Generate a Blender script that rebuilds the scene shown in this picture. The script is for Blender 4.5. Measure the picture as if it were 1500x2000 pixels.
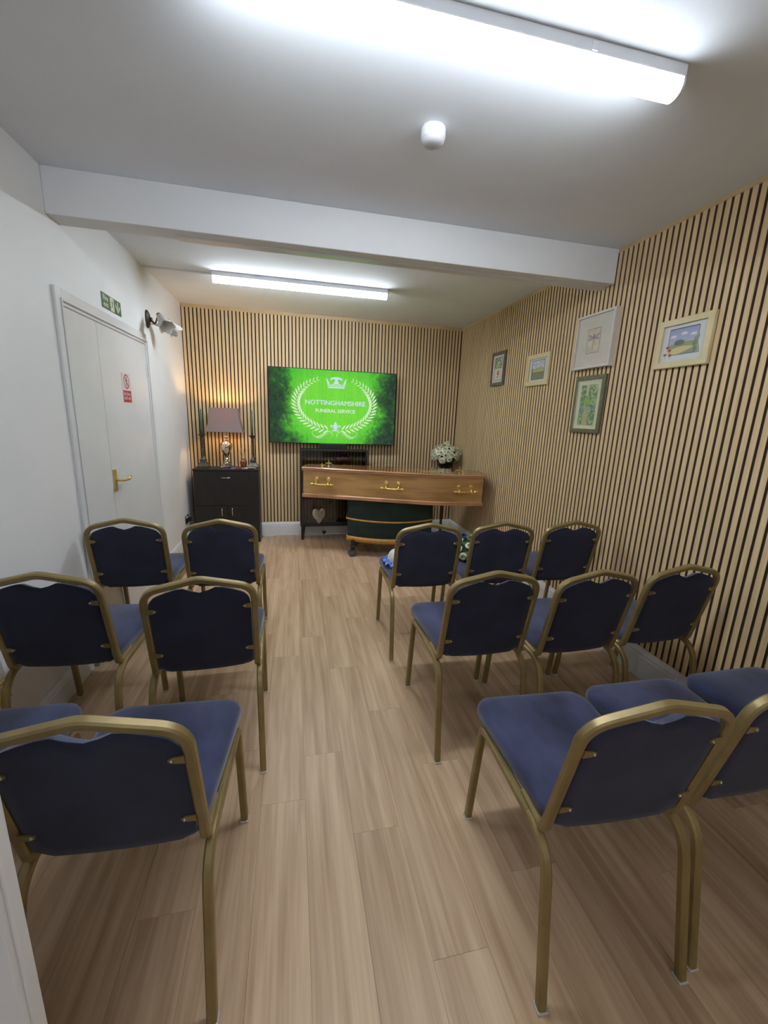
import bpy, bmesh, math, random
import numpy as np
from mathutils import Vector, Matrix, Quaternion

random.seed(7)
for o in list(bpy.data.objects):
    bpy.data.objects.remove(o)
scene = bpy.context.scene
COL = scene.collection
PI = math.pi

# ------------------------------------------------------------------ camera
CAM = Vector((0.0, 0.0, 1.45))
RIGHT = Vector((0.97695334, -0.21011216, 0.03761712))
UP = Vector((0.01118299, 0.22637175, 0.97397678))
FWD = Vector((0.21315982, 0.9511092, -0.22350432))
cam_data = bpy.data.cameras.new('camera')
cam = bpy.data.objects.new('camera', cam_data)
COL.objects.link(cam)
cam_data.sensor_fit = 'HORIZONTAL'
cam_data.sensor_width = 36.0
cam_data.lens = 36.0 * 805.18 / 1500.0
cam_data.clip_start = 0.02
cam.matrix_world = Matrix(((RIGHT.x, UP.x, -FWD.x, CAM.x), (RIGHT.y, UP.y, -FWD.y, CAM.y),
                           (RIGHT.z, UP.z, -FWD.z, CAM.z), (0, 0, 0, 1)))
scene.camera = cam

# ------------------------------------------------------------------ world, exposure
world = bpy.data.worlds.new('world')
scene.world = world
world.use_nodes = True
world.node_tree.nodes['Background'].inputs[0].default_value = (0.6, 0.62, 0.66, 1)
world.node_tree.nodes['Background'].inputs[1].default_value = 0.05
scene.view_settings.view_transform = 'Standard'
scene.view_settings.look = 'None'
scene.view_settings.gamma = 1.0
scene.view_settings.use_curve_mapping = False
scene.view_settings.exposure = 0.0

TUBE_STRENGTH = 82.0        # emission of both ceiling battens
LAMP_WATTS = 9.0            # bulb of the table lamp

# room dimensions
XL, XR, YB, YF, H = -1.135, 2.005, 5.005, -2.3, 2.53


# ------------------------------------------------------------------ colour and materials
def lin(c):
    c = c / 255.0
    return c / 12.92 if c <= 0.04045 else ((c + 0.055) / 1.055) ** 2.4


def rgb(r, g, b):
    return (lin(r), lin(g), lin(b), 1.0)


MATS = {}


def mat(name, col, rough=0.6, metal=0.0, vary=None, scale=(8, 8, 8), detail=3.0, bump=0.0, bscale=None,
        sheen=0.0, coat=0.0, rand=0.0, spec=0.5, trans=0.0, lo=0.35, hi=0.65):
    if name in MATS:
        return MATS[name]
    m = bpy.data.materials.new(name)
    m.use_nodes = True
    nt = m.node_tree
    b = nt.nodes['Principled BSDF']
    b.inputs['Base Color'].default_value = col
    b.inputs['Roughness'].default_value = rough
    b.inputs['Metallic'].default_value = metal
    b.inputs['Specular IOR Level'].default_value = spec
    b.inputs['Sheen Weight'].default_value = sheen
    b.inputs['Coat Weight'].default_value = coat
    b.inputs['Coat Roughness'].default_value = 0.08
    b.inputs['Transmission Weight'].default_value = trans
    vec = None
    if vary is not None or bump or rand:
        tc = nt.nodes.new('ShaderNodeTexCoord')
        oi = nt.nodes.new('ShaderNodeObjectInfo')
        mul = nt.nodes.new('ShaderNodeVectorMath'); mul.operation = 'SCALE'
        mul.inputs[0].default_value = (37.0, 11.0, 23.0)
        nt.links.new(oi.outputs['Random'], mul.inputs['Scale'])
        add = nt.nodes.new('ShaderNodeVectorMath'); add.operation = 'ADD'
        nt.links.new(tc.outputs['Object'], add.inputs[0])
        nt.links.new(mul.outputs[0], add.inputs[1])
        mp = nt.nodes.new('ShaderNodeMapping')
        mp.inputs['Scale'].default_value = scale
        nt.links.new(add.outputs[0], mp.inputs[0])
        vec = mp.outputs[0]
    src = None
    if vary is not None:
        nz = nt.nodes.new('ShaderNodeTexNoise')
        nz.inputs['Scale'].default_value = 1.0
        nz.inputs['Detail'].default_value = detail
        nt.links.new(vec, nz.inputs['Vector'])
        cr = nt.nodes.new('ShaderNodeValToRGB')
        cr.color_ramp.elements[0].position = lo
        cr.color_ramp.elements[1].position = hi
        cr.color_ramp.elements[0].color = col
        cr.color_ramp.elements[1].color = vary
        nt.links.new(nz.outputs['Fac'], cr.inputs[0])
        src = cr.outputs[0]
    if rand:
        hs = nt.nodes.new('ShaderNodeHueSaturation')
        hs.inputs['Color'].default_value = col
        if src:
            nt.links.new(src, hs.inputs['Color'])
        mr = nt.nodes.new('ShaderNodeMapRange')
        mr.inputs[3].default_value = 1.0 - rand
        mr.inputs[4].default_value = 1.0 + rand
        nt.links.new(oi.outputs['Random'], mr.inputs[0])
        nt.links.new(mr.outputs[0], hs.inputs['Value'])
        src = hs.outputs[0]
    if src:
        nt.links.new(src, b.inputs['Base Color'])
    if bump:
        nz2 = nt.nodes.new('ShaderNodeTexNoise')
        nz2.inputs['Detail'].default_value = 4.0
        nz2.inputs['Scale'].default_value = 1.0
        mp2 = nt.nodes.new('ShaderNodeMapping')
        mp2.inputs['Scale'].default_value = bscale or scale
        nt.links.new(tc.outputs['Object'], mp2.inputs[0])
        nt.links.new(mp2.outputs[0], nz2.inputs['Vector'])
        bp = nt.nodes.new('ShaderNodeBump')
        bp.inputs['Strength'].default_value = bump
        bp.inputs['Distance'].default_value = 0.01
        nt.links.new(nz2.outputs['Fac'], bp.inputs['Height'])
        nt.links.new(bp.outputs[0], b.inputs['Normal'])
    MATS[name] = m
    return m


def emit(name, col, strength):
    if name in MATS:
        return MATS[name]
    m = bpy.data.materials.new(name)
    m.use_nodes = True
    nt = m.node_tree
    nt.nodes.remove(nt.nodes['Principled BSDF'])
    e = nt.nodes.new('ShaderNodeEmission')
    e.inputs[0].default_value = col
    e.inputs[1].default_value = strength
    nt.links.new(e.outputs[0], nt.nodes['Material Output'].inputs[0])
    MATS[name] = m
    return m


def diffuser_mat(strength, name='lit_diffuser'):
    """opal batten cover: the LED strip faces down, so the cover glows strongest underneath and weaker at its sides"""
    if name in MATS:
        return MATS[name]
    m = emit(name, (0.85, 0.93, 1.0, 1), strength)
    nt = m.node_tree
    ge = nt.nodes.new('ShaderNodeNewGeometry')
    sx = nt.nodes.new('ShaderNodeSeparateXYZ')
    nt.links.new(ge.outputs['Normal'], sx.inputs[0])
    mr = nt.nodes.new('ShaderNodeMapRange')
    mr.inputs[1].default_value = 0.0
    mr.inputs[2].default_value = -1.0
    mr.inputs[3].default_value = strength * 0.12
    mr.inputs[4].default_value = strength
    nt.links.new(sx.outputs['Z'], mr.inputs[0])
    nt.links.new(mr.outputs[0], nt.nodes['Emission'].inputs[1])
    return m


def print_mat(name, rough=0.7, emission=None):
    """colour read from the mesh's own print colours (flat print: artwork or a lit screen)"""
    m = bpy.data.materials.new(name)
    m.use_nodes = True
    nt = m.node_tree
    at = nt.nodes.new('ShaderNodeAttribute')
    at.attribute_name = 'print'
    if emission is None:
        b = nt.nodes['Principled BSDF']
        b.inputs['Roughness'].default_value = rough
        nt.links.new(at.outputs['Color'], b.inputs['Base Color'])
    else:
        nt.nodes.remove(nt.nodes['Principled BSDF'])
        e = nt.nodes.new('ShaderNodeEmission')
        e.inputs[1].default_value = emission
        nt.links.new(at.outputs['Color'], e.inputs[0])
        nt.links.new(e.outputs[0], nt.nodes['Material Output'].inputs[0])
    return m


def floor_mat():
    m = bpy.data.materials.new('oak_plank')
    m.use_nodes = True
    nt = m.node_tree
    b = nt.nodes['Principled BSDF']
    b.inputs['Roughness'].default_value = 0.42
    b.inputs['Specular IOR Level'].default_value = 0.35
    tc = nt.nodes.new('ShaderNodeTexCoord')
    oi = nt.nodes.new('ShaderNodeObjectInfo')
    sc = nt.nodes.new('ShaderNodeVectorMath'); sc.operation = 'SCALE'
    sc.inputs[0].default_value = (3.1, 17.0, 29.0)
    nt.links.new(oi.outputs['Random'], sc.inputs['Scale'])
    ad = nt.nodes.new('ShaderNodeVectorMath'); ad.operation = 'ADD'
    nt.links.new(tc.outputs['Object'], ad.inputs[0])
    nt.links.new(sc.outputs[0], ad.inputs[1])
    # broad figure: rings stretched along the plank
    mp = nt.nodes.new('ShaderNodeMapping')
    mp.inputs['Scale'].default_value = (9.0, 0.75, 1.0)
    nt.links.new(ad.outputs[0], mp.inputs[0])
    n1 = nt.nodes.new('ShaderNodeTexNoise')
    n1.inputs['Scale'].default_value = 1.0
    n1.inputs['Detail'].default_value = 1.5
    nt.links.new(mp.outputs[0], n1.inputs['Vector'])
    ring = nt.nodes.new('ShaderNodeMath'); ring.operation = 'MULTIPLY'
    ring.inputs[1].default_value = 60.0
    nt.links.new(n1.outputs['Fac'], ring.inputs[0])
    sn = nt.nodes.new('ShaderNodeMath'); sn.operation = 'SINE'
    nt.links.new(ring.outputs[0], sn.inputs[0])
    # fine grain
    mp2 = nt.nodes.new('ShaderNodeMapping')
    mp2.inputs['Scale'].default_value = (150.0, 5.0, 1.0)
    nt.links.new(ad.outputs[0], mp2.inputs[0])
    n2 = nt.nodes.new('ShaderNodeTexNoise')
    n2.inputs['Scale'].default_value = 1.0
    n2.inputs['Detail'].default_value = 4.0
    nt.links.new(mp2.outputs[0], n2.inputs['Vector'])
    mp3 = nt.nodes.new('ShaderNodeMapping')
    mp3.inputs['Scale'].default_value = (26.0, 1.2, 1.0)
    nt.links.new(ad.outputs[0], mp3.inputs[0])
    n3 = nt.nodes.new('ShaderNodeTexNoise')
    n3.inputs['Scale'].default_value = 1.0
    n3.inputs['Detail'].default_value = 2.0
    nt.links.new(mp3.outputs[0], n3.inputs['Vector'])
    a1 = nt.nodes.new('ShaderNodeMath'); a1.operation = 'MULTIPLY_ADD'
    a1.inputs[1].default_value = 0.035
    nt.links.new(sn.outputs[0], a1.inputs[0])
    nt.links.new(n3.outputs['Fac'], a1.inputs[2])
    a2 = nt.nodes.new('ShaderNodeMath'); a2.operation = 'MULTIPLY_ADD'
    a2.inputs[1].default_value = 0.34
    nt.links.new(n2.outputs['Fac'], a2.inputs[0])
    nt.links.new(a1.outputs[0], a2.inputs[2])
    cr = nt.nodes.new('ShaderNodeValToRGB')
    cr.color_ramp.elements[0].position = 0.40
    cr.color_ramp.elements[0].color = rgb(167, 135, 105)
    cr.color_ramp.elements[1].position = 0.94
    cr.color_ramp.elements[1].color = rgb(210, 180, 148)
    nt.links.new(a2.outputs[0], cr.inputs[0])
    hs = nt.nodes.new('ShaderNodeHueSaturation')
    mr = nt.nodes.new('ShaderNodeMapRange')
    mr.inputs[3].default_value = 0.93
    mr.inputs[4].default_value = 1.07
    nt.links.new(oi.outputs['Random'], mr.inputs[0])
    nt.links.new(mr.outputs[0], hs.inputs['Value'])
    nt.links.new(cr.outputs[0], hs.inputs['Color'])
    nt.links.new(hs.outputs[0], b.inputs['Base Color'])
    return m


WHITE = mat('white_paint', rgb(230, 230, 231), 0.6, vary=rgb(225, 225, 227), scale=(2, 2, 2))
CEIL = mat('ceiling_paint', rgb(232, 236, 242), 0.85, vary=rgb(227, 231, 238), scale=(2, 2, 2))
GLOSSW = mat('white_gloss', rgb(224, 224, 226), 0.28, vary=rgb(218, 218, 220), scale=(3, 3, 3))
OAK = mat('slat_oak', rgb(222, 195, 150), 0.55, vary=rgb(207, 179, 134), scale=(120, 120, 3), detail=3, rand=0.05)
OAKTRIM = mat('oak_trim', rgb(203, 176, 134), 0.55, vary=rgb(190, 162, 120), scale=(4, 4, 4))
FELT = mat('brown_felt', rgb(78, 62, 55), 0.95, vary=rgb(68, 54, 48), scale=(60, 60, 60))
PLANK = floor_mat()
GOLD = mat('gold_paint', rgb(146, 127, 84), 0.36, metal=0.4, vary=rgb(134, 115, 74), scale=(14, 14, 14))
NAVY = mat('navy_velvet', rgb(36, 40, 66), 0.85, vary=rgb(63, 68, 100), scale=(8, 4.5, 8), detail=5, sheen=0.35,
           bump=0.12, bscale=(700, 700, 700), spec=0.2)
NAVYB = mat('navy_back_shaded', rgb(42, 43, 58), 0.9, vary=rgb(48, 50, 68), scale=(7, 7, 7), detail=3, sheen=0.12,
            bump=0.1, bscale=(700, 700, 700), spec=0.15)  # chair fabric with the shade of the backrest's rear put into the colour
CAP = mat('foot_plastic', rgb(196, 192, 186), 0.5, vary=rgb(180, 176, 170), scale=(30, 30, 30))
SCREW = mat('rivet_metal', rgb(190, 186, 170), 0.3, metal=0.9, vary=rgb(170, 166, 150), scale=(90, 90, 90))
BRASS = mat('polished_brass', rgb(232, 206, 120), 0.22, metal=0.62, vary=rgb(216, 188, 98), scale=(30, 30, 30))
COFFIN = mat('oak_veneer', rgb(184, 142, 90), 0.24, vary=rgb(132, 92, 52), scale=(2.6, 9, 18), detail=6, lo=0.42, hi=0.85,
             coat=0.35)
COFFINM = mat('oak_moulding', rgb(192, 142, 104), 0.25, vary=rgb(170, 120, 84), scale=(3, 20, 30), coat=0.3)
DRAPE = mat('green_velvet', rgb(22, 44, 36), 0.9, vary=rgb(16, 32, 27), scale=(6, 6, 6), sheen=0.25)
BRAID = mat('gold_braid', rgb(196, 148, 66), 0.55, vary=rgb(176, 128, 50), scale=(40, 40, 40))
RUBBER = mat('grey_rubber', rgb(92, 92, 96), 0.7, vary=rgb(78, 78, 82), scale=(40, 40, 40))
STEEL = mat('dull_steel', rgb(120, 120, 122), 0.35, metal=0.8, vary=rgb(100, 100, 102), scale=(40, 40, 40))
BLACKW = mat('black_ash', rgb(38, 35, 34), 0.42, vary=rgb(32, 30, 29), scale=(50, 50, 4), spec=0.4)
BLACKM = mat('black_frame', rgb(32, 29, 27), 0.45, vary=rgb(26, 24, 22), scale=(20, 20, 20))
CHROME = mat('chrome', rgb(225, 222, 218), 0.08, metal=1.0, vary=rgb(214, 211, 208), scale=(5, 5, 5))
PLASTW = mat('white_plastic', rgb(228, 229, 232), 0.4, vary=rgb(222, 223, 226), scale=(10, 10, 10))
BRONZE = mat('aged_bronze', rgb(96, 84, 74), 0.35, metal=0.85, vary=rgb(78, 68, 60), scale=(50, 50, 50))
PEWTER = mat('grey_pewter', rgb(96, 92, 82), 0.4, metal=0.5, vary=rgb(70, 68, 60), scale=(40, 40, 40))
ROSEW = mat('cream_petal', rgb(232, 230, 206), 0.6, vary=rgb(216, 216, 186), scale=(40, 40, 40), rand=0.05)
ROSER = mat('dark_red_petal', rgb(178, 44, 66), 0.6, vary=rgb(140, 28, 48), scale=(40, 40, 40), rand=0.1)
ROSEB = mat('royal_blue_petal', rgb(42, 48, 160), 0.6, vary=rgb(32, 36, 130), scale=(40, 40, 40))
LEAF = mat('dark_leaf', rgb(44, 66, 40), 0.6, vary=rgb(30, 48, 28), scale=(20, 20, 20), rand=0.1)
GREENL = mat('fresh_leaf', rgb(80, 120, 56), 0.6, vary=rgb(54, 90, 40), scale=(20, 20, 20), rand=0.1)


# ------------------------------------------------------------------ mesh helpers
def obj(name, bm, m, parent=None, smooth=False, loc=None, rot=None):
    me = bpy.data.meshes.new(name)
    bmesh.ops.recalc_face_normals(bm, faces=bm.faces[:])
    bm.to_mesh(me)
    bm.free()
    return link(name, me, m, parent, smooth, loc, rot)


def link(name, me, m, parent=None, smooth=False, loc=None, rot=None):
    if m and not me.materials:
        me.materials.append(m)
    if smooth:
        for p in me.polygons:
            p.use_smooth = True
    o = bpy.data.objects.new(name, me)
    COL.objects.link(o)
    if parent:
        o.parent = parent
    if loc is not None:
        o.location = loc
    if rot is not None:
        o.rotation_euler = rot
    return o


def tag(o, label, cat, group=None, kind=None):
    o['label'] = label
    o['category'] = cat
    if group:
        o['group'] = group
    if kind:
        o['kind'] = kind
    return o


def thing(name, label, cat, loc=(0, 0, 0), rz=0.0, group=None):
    o = bpy.data.objects.new(name, None)
    COL.objects.link(o)
    o.location = loc
    o.rotation_euler = (0, 0, rz)
    o.empty_display_size = 0.05
    return tag(o, label, cat, group)


def struct(o):
    o['kind'] = 'structure'
    return o


def box(bm, x0, x1, y0, y1, z0, z1, bev=0.0, seg=2):
    mtx = Matrix.Translation(((x0 + x1) / 2, (y0 + y1) / 2, (z0 + z1) / 2)) @ Matrix.Diagonal((abs(x1 - x0), abs(y1 - y0), abs(z1 - z0), 1))
    r = bmesh.ops.create_cube(bm, size=1.0, matrix=mtx)
    if bev:
        es = set()
        for v in r['verts']:
            es.update(v.link_edges)
        bmesh.ops.bevel(bm, geom=list(es), offset=bev, segments=seg, affect='EDGES', profile=0.5)
    return bm


def B(*a, **k):
    return box(bmesh.new(), *a, **k)


def prism(bm, pts, fn, d0, d1):
    """closed 2-D outline extruded between d0 and d1; fn(u, v, d) -> point"""
    a = [bm.verts.new(fn(u, v, d0)) for u, v in pts]
    b = [bm.verts.new(fn(u, v, d1)) for u, v in pts]
    n = len(pts)
    bm.faces.new(a)
    bm.faces.new(b[::-1])
    for i in range(n):
        j = (i + 1) % n
        bm.faces.new((a[i], b[i], b[j], a[j]))
    return bm


def fillet(pts, radii, seg=6):
    """polyline with rounded corners"""
    pts = [Vector(p) for p in pts]
    out = [pts[0]]
    for i in range(1, len(pts) - 1):
        r = radii[i - 1] if isinstance(radii, (list, tuple)) else radii
        p0, p1, p2 = pts[i - 1], pts[i], pts[i + 1]
        d0 = (p0 - p1).normalized()
        d1 = (p2 - p1).normalized()
        ang = d0.angle(d1)
        t = min(r / math.tan(ang / 2), (p0 - p1).length * 0.49, (p2 - p1).length * 0.49)
        a, c = p1 + d0 * t, p1 + d1 * t
        for k in range(seg + 1):
            s = k / seg
            out.append(a * (1 - s) ** 2 + p1 * 2 * s * (1 - s) + c * s * s)
    out.append(pts[-1])
    return out


def sweep(bm, path, prof, up=Vector((0, 0, 1)), caps=True, closed=False, scales=None):
    """sweep a 2-D profile along a path with parallel transport"""
    path = [Vector(p) for p in path]
    n = len(path)
    tang = []
    for i in range(n):
        if closed:
            t = path[(i + 1) % n] - path[i - 1]
        else:
            t = path[min(i + 1, n - 1)] - path[max(i - 1, 0)]
        tang.append(t.normalized())
    nrm = up - tang[0] * up.dot(tang[0])
    if nrm.length < 1e-4:
        nrm = Vector((1, 0, 0)) - tang[0] * tang[0].x
    nrm.normalize()
    rings = []
    for i in range(n):
        if i:
            q = tang[i - 1].rotation_difference(tang[i])
            nrm = q @ nrm
            nrm = (nrm - tang[i] * nrm.dot(tang[i])).normalized()
        bn = tang[i].cross(nrm)
        s = scales[i] if scales else 1.0
        rings.append([bm.verts.new(path[i] + nrm * (v * s) + bn * (u * s)) for u, v in prof])
    m = len(prof)
    for i in range(n if closed else n - 1):
        a, b = rings[i], rings[(i + 1) % n]
        for k in range(m):
            l = (k + 1) % m
            bm.faces.new((a[k], a[l], b[l], b[k]))
    if caps and not closed:
        bm.faces.new(rings[0][::-1])
        bm.faces.new(rings[-1])
    return bm


def circ(r, n=8):
    return [(r * math.cos(2 * PI * i / n), r * math.sin(2 * PI * i / n)) for i in range(n)]


def rsq(w, h, c, k=2):
    """rounded rectangle profile"""
    out = []
    for sx, sy, a0 in ((1, 1, 0), (-1, 1, 90), (-1, -1, 180), (1, -1, 270)):
        for i in range(k + 1):
            a = math.radians(a0 + 90 * i / k)
            out.append((sx * (w / 2 - c) + c * math.cos(a), sy * (h / 2 - c) + c * math.sin(a)))
    return out


def lathe(bm, prof, n=24, center=(0, 0, 0), caps=True):
    rings = []
    cx, cy, cz = center
    for r, z in prof:
        rings.append([bm.verts.new((cx + r * math.cos(2 * PI * i / n), cy + r * math.sin(2 * PI * i / n), cz + z)) for i in range(n)])
    for a, b in zip(rings[:-1], rings[1:]):
        for i in range(n):
            j = (i + 1) % n
            bm.faces.new((a[i], a[j], b[j], b[i]))
    if caps:
        if prof[0][0] > 1e-6:
            bm.faces.new(rings[0][::-1])
        if prof[-1][0] > 1e-6:
            bm.faces.new(rings[-1])
    bmesh.ops.remove_doubles(bm, verts=bm.verts[:], dist=1e-6)
    return bm


def tube(bm, path, r, n=8):
    return sweep(bm, path, circ(r, n))


def loft(bm, rings):
    """closed rings of equal count, capped at both ends"""
    vs = [[bm.verts.new(p) for p in ring] for ring in rings]
    m = len(vs[0])
    for a, b in zip(vs[:-1], vs[1:]):
        for k in range(m):
            l = (k + 1) % m
            bm.faces.new((a[k], a[l], b[l], b[k]))
    bm.faces.new(vs[0][::-1])
    bm.faces.new(vs[-1])
    return bm


def autosmooth(o, angle=40):
    me = o.data
    for p in me.polygons:
        p.use_smooth = True
    ca = math.cos(math.radians(angle))
    bm = bmesh.new()
    bm.from_mesh(me)
    for e in bm.edges:
        if len(e.link_faces) == 2 and e.link_faces[0].normal.dot(e.link_faces[1].normal) < ca:
            e.smooth = False
    bm.to_mesh(me)
    bm.free()
    return o


def text_mesh(body, size, align='CENTER', bold=0.0, spacing=1.0):
    """lettering as a flat mesh in the XY plane"""
    cu = bpy.data.curves.new('lettering', 'FONT')
    cu.body = body
    cu.size = size
    cu.align_x = align
    cu.align_y = 'CENTER'
    cu.offset = bold
    cu.space_character = spacing
    cu.space_line = 0.9
    cu.resolution_u = 3
    o = bpy.data.objects.new('lettering', cu)
    COL.objects.link(o)
    dg = bpy.context.evaluated_depsgraph_get()
    dg.update()
    me = bpy.data.meshes.new_from_object(o.evaluated_get(dg))
    bpy.data.objects.remove(o)
    bpy.data.curves.remove(cu)
    return me


def fit_text(me, width=None, height=None):
    co = np.array([v.co[:] for v in me.vertices])
    lo, hi = co.min(0), co.max(0)
    c = (lo + hi) / 2
    sx = width / (hi[0] - lo[0]) if width else 1.0
    sy = height / (hi[1] - lo[1]) if height else sx
    if not width:
        sx = sy
    for v in me.vertices:
        v.co.x = (v.co.x - c[0]) * sx
        v.co.y = (v.co.y - c[1]) * sy
    return me


def thicken(me, d):
    """bolder strokes: the same lettering laid over itself with small shifts"""
    bmt = bmesh.new()
    for k, (dx, dy) in enumerate(((0, 0), (d, 0), (-d, 0), (0, d * 0.7), (0, -d * 0.7))):
        n0 = len(bmt.verts)
        bmt.from_mesh(me)
        bmt.verts.ensure_lookup_table()
        for v_ in bmt.verts[n0:]:
            v_.co.x += dx
            v_.co.y += dy
            v_.co.z += k * 0.00002
    bmt.to_mesh(me)
    bmt.free()
    return me


def flat_poly(bm, polys, z=0.0, mirror=False):
    for pts in polys:
        for s in ((1, -1) if mirror else (1,)):
            vs = [bm.verts.new((s * x, y, z)) for x, y in pts]
            bm.faces.new(vs if s == 1 else vs[::-1])
    return bm


def noise2(w, h, cells, seed):
    """value noise on a w x h raster"""
    rs = np.random.RandomState(seed)
    g = rs.rand(int(cells * h / w) + 3, cells + 3)
    x = np.linspace(0, cells, w)
    y = np.linspace(0, cells * h / w, h)
    xi, yi = x.astype(int), y.astype(int)
    fx, fy = x - xi, y - yi
    fx, fy = fx * fx * (3 - 2 * fx), fy * fy * (3 - 2 * fy)
    a = g[yi][:, xi] * (1 - fx) + g[yi][:, xi + 1] * fx
    b = g[yi + 1][:, xi] * (1 - fx) + g[yi + 1][:, xi + 1] * fx
    return a * (1 - fy)[:, None] + b * fy[:, None]


def raster_mesh(name, img, w, h):
    """flat sheet in XY centred on 0 whose vertices carry the print colours; img[row from top][col] = sRGB 0..255"""
    R_, C_ = img.shape[:2]
    xs = np.linspace(-w / 2, w / 2, C_)
    ys = np.linspace(h / 2, -h / 2, R_)
    verts = [(x, y, 0.0) for y in ys for x in xs]
    faces = [(r * C_ + c, (r + 1) * C_ + c, (r + 1) * C_ + c + 1, r * C_ + c + 1) for r in range(R_ - 1) for c in range(C_ - 1)]
    me = bpy.data.meshes.new(name)
    me.from_pydata(verts, [], faces)
    at = me.color_attributes.new('print', 'FLOAT_COLOR', 'POINT')
    s = np.clip(img.reshape(-1, 3) / 255.0, 0, 1)
    l = np.where(s <= 0.04045, s / 12.92, ((s + 0.055) / 1.055) ** 2.4)
    at.data.foreach_set('color', np.concatenate([l, np.ones((len(l), 1))], 1).astype(np.float32).ravel())
    return me


# orientation of flat pieces: local X, Y (up), Z (out of the surface)
ROT_BACK = Matrix(((1, 0, 0), (0, 0, -1), (0, 1, 0)))           # on the far wall, facing the camera (-Y)
ROT_RIGHT = Matrix(((0, 0, -1), (-1, 0, 0), (0, 1, 0)))         # on the right wall, facing -X
ROT_LEFT = Matrix(((0, 0, 1), (1, 0, 0), (0, 1, 0)))            # on the left wall, facing +X


def E3(m3):
    return m3.to_euler()


# ------------------------------------------------------------------ room shell
T = 0.12
wall_left = struct(obj('wall_left', B(XL - T, XL, YF - T, YB + T, 0, H), WHITE))
wall_right = struct(obj('wall_right', B(XR + 0.012, XR + T, YF - T, YB + T, 0, H), FELT))
wall_back = struct(obj('wall_back', B(XL, XR + 0.012, YB + 0.012, YB + T, 0, H), FELT))
wall_front = struct(obj('wall_front', B(XL, XR + 0.012, YF - T, YF, 0, H), WHITE))
ceiling = struct(obj('ceiling', B(XL - T, XR + T, YF - T, YB + T, H, H + T), CEIL))
floor = struct(obj('floor', B(XL - T, XR + T, YF - T, YB + T, -T, -0.004), mat('subfloor', rgb(74, 60, 48), 0.9, vary=rgb(66, 53, 42), scale=(8, 8, 8))))

# floor planks, 165 mm x 1 m, joints where the photograph shows them
PW = 0.165
row_joint = {0: 0.54, 1: 0.16, 2: 0.77, 3: 0.41, -1: 0.33, -2: 0.61, 4: 0.94, -3: 0.02}
plank_cache = {}
i = -8
while True:
    x0 = 0.03 + i * PW
    if x0 > XR + 0.012:
        break
    a, b = max(x0, XL), min(x0 + PW, XR + 0.012)
    if b - a > 0.005:
        j = row_joint.get(i, (i * 0.382 + 0.17) % 1.0)
        y = j - 4.0
        while y < YB + 0.012:
            c, d = max(y, YF), min(y + 1.0, YB + 0.012)
            if d - c > 0.01:
                key = (round(b - a, 3), round(d - c, 3))
                if key not in plank_cache:
                    bmp = bmesh.new()
                    w2, l2, g = (b - a) / 2, (d - c) / 2, 0.00012
                    bt = [(-w2 + g, -l2 + g), (w2 - g, -l2 + g), (w2 - g, l2 - g), (-w2 + g, l2 - g)]
                    tp = [(-w2 + g + .0004, -l2 + g + .0004), (w2 - g - .0004, -l2 + g + .0004), (w2 - g - .0004, l2 - g - .0004), (-w2 + g + .0004, l2 - g - .0004)]
                    loft(bmp, [[(u, v, -0.004) for u, v in bt], [(u, v, -0.0008) for u, v in bt], [(u, v, 0) for u, v in tp]])
                    me = bpy.data.meshes.new('plank')
                    bmesh.ops.recalc_face_normals(bmp, faces=bmp.faces[:])
                    bmp.to_mesh(me)
                    bmp.free()
                    plank_cache[key] = me
                link('plank', plank_cache[key], PLANK, floor, loc=((a + b) / 2, (c + d) / 2, 0))
            y += 1.0
    i += 1

# slatted wall panels: 27 mm oak slats on felt, 39 mm pitch
PITCH, SW = 0.0391, 0.0262


def slat_mesh(z0, z1):
    me = bpy.data.meshes.new('slat')
    bms = bmesh.new()
    box(bms, -SW / 2, SW / 2, -0.006, 0.006, z0, z1, bev=0.0012, seg=1)
    bms.to_mesh(me)
    bms.free()
    return me


slat_b, slat_r = slat_mesh(0.165, H - 0.034), slat_mesh(0.178, H - 0.022)
SLATEDGE = mat('slat_edge_mdf', rgb(122, 94, 79), 0.85, vary=rgb(108, 83, 70), scale=(40, 40, 8))
for me in (slat_b, slat_r):                                  # oak veneer on the face, dark fibreboard at the sides
    me.materials.append(OAK)
    me.materials.append(SLATEDGE)
    for p in me.polygons:
        if abs(p.normal.x) > 0.9:
            p.material_index = 1
x = XL + 0.0095 + SW / 2
while x < XR - 0.005:
    link('slat', slat_b, None, wall_back, loc=(x, YB + 0.006, 0))
    x += PITCH
y = YB - 0.012
while y > YF + 0.02:
    link('slat', slat_r, None, wall_right, loc=(XR + 0.006, y, 0), rot=(0, 0, PI / 2))
    y -= PITCH
obj('top_rail', B(XL, XR, YB, YB + 0.012, H - 0.034, H), OAKTRIM, wall_back)
obj('top_rail', B(XR, XR + 0.012, YF, YB, H - 0.022, H), OAKTRIM, wall_right)


def skirting(name, length_axis, at, d0, d1, t, h, sgn):
    """moulded skirting: at = wall coordinate, sgn = direction into the room"""
    pr = [(0, 0), (t, 0), (t, h * 0.74), (t - 0.003, h * 0.80), (t - 0.003, h * 0.86), (t * 0.55, h * 0.95), (t * 0.4, h), (0, h)]
    bms = bmesh.new()
    if length_axis == 'x':
        prism(bms, pr, lambda u, v, d: (d, at + sgn * u, v), d0, d1)
    else:
        prism(bms, pr, lambda u, v, d: (at + sgn * u, d, v), d0, d1)
    return struct(obj(name, bms, GLOSSW))


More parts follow.
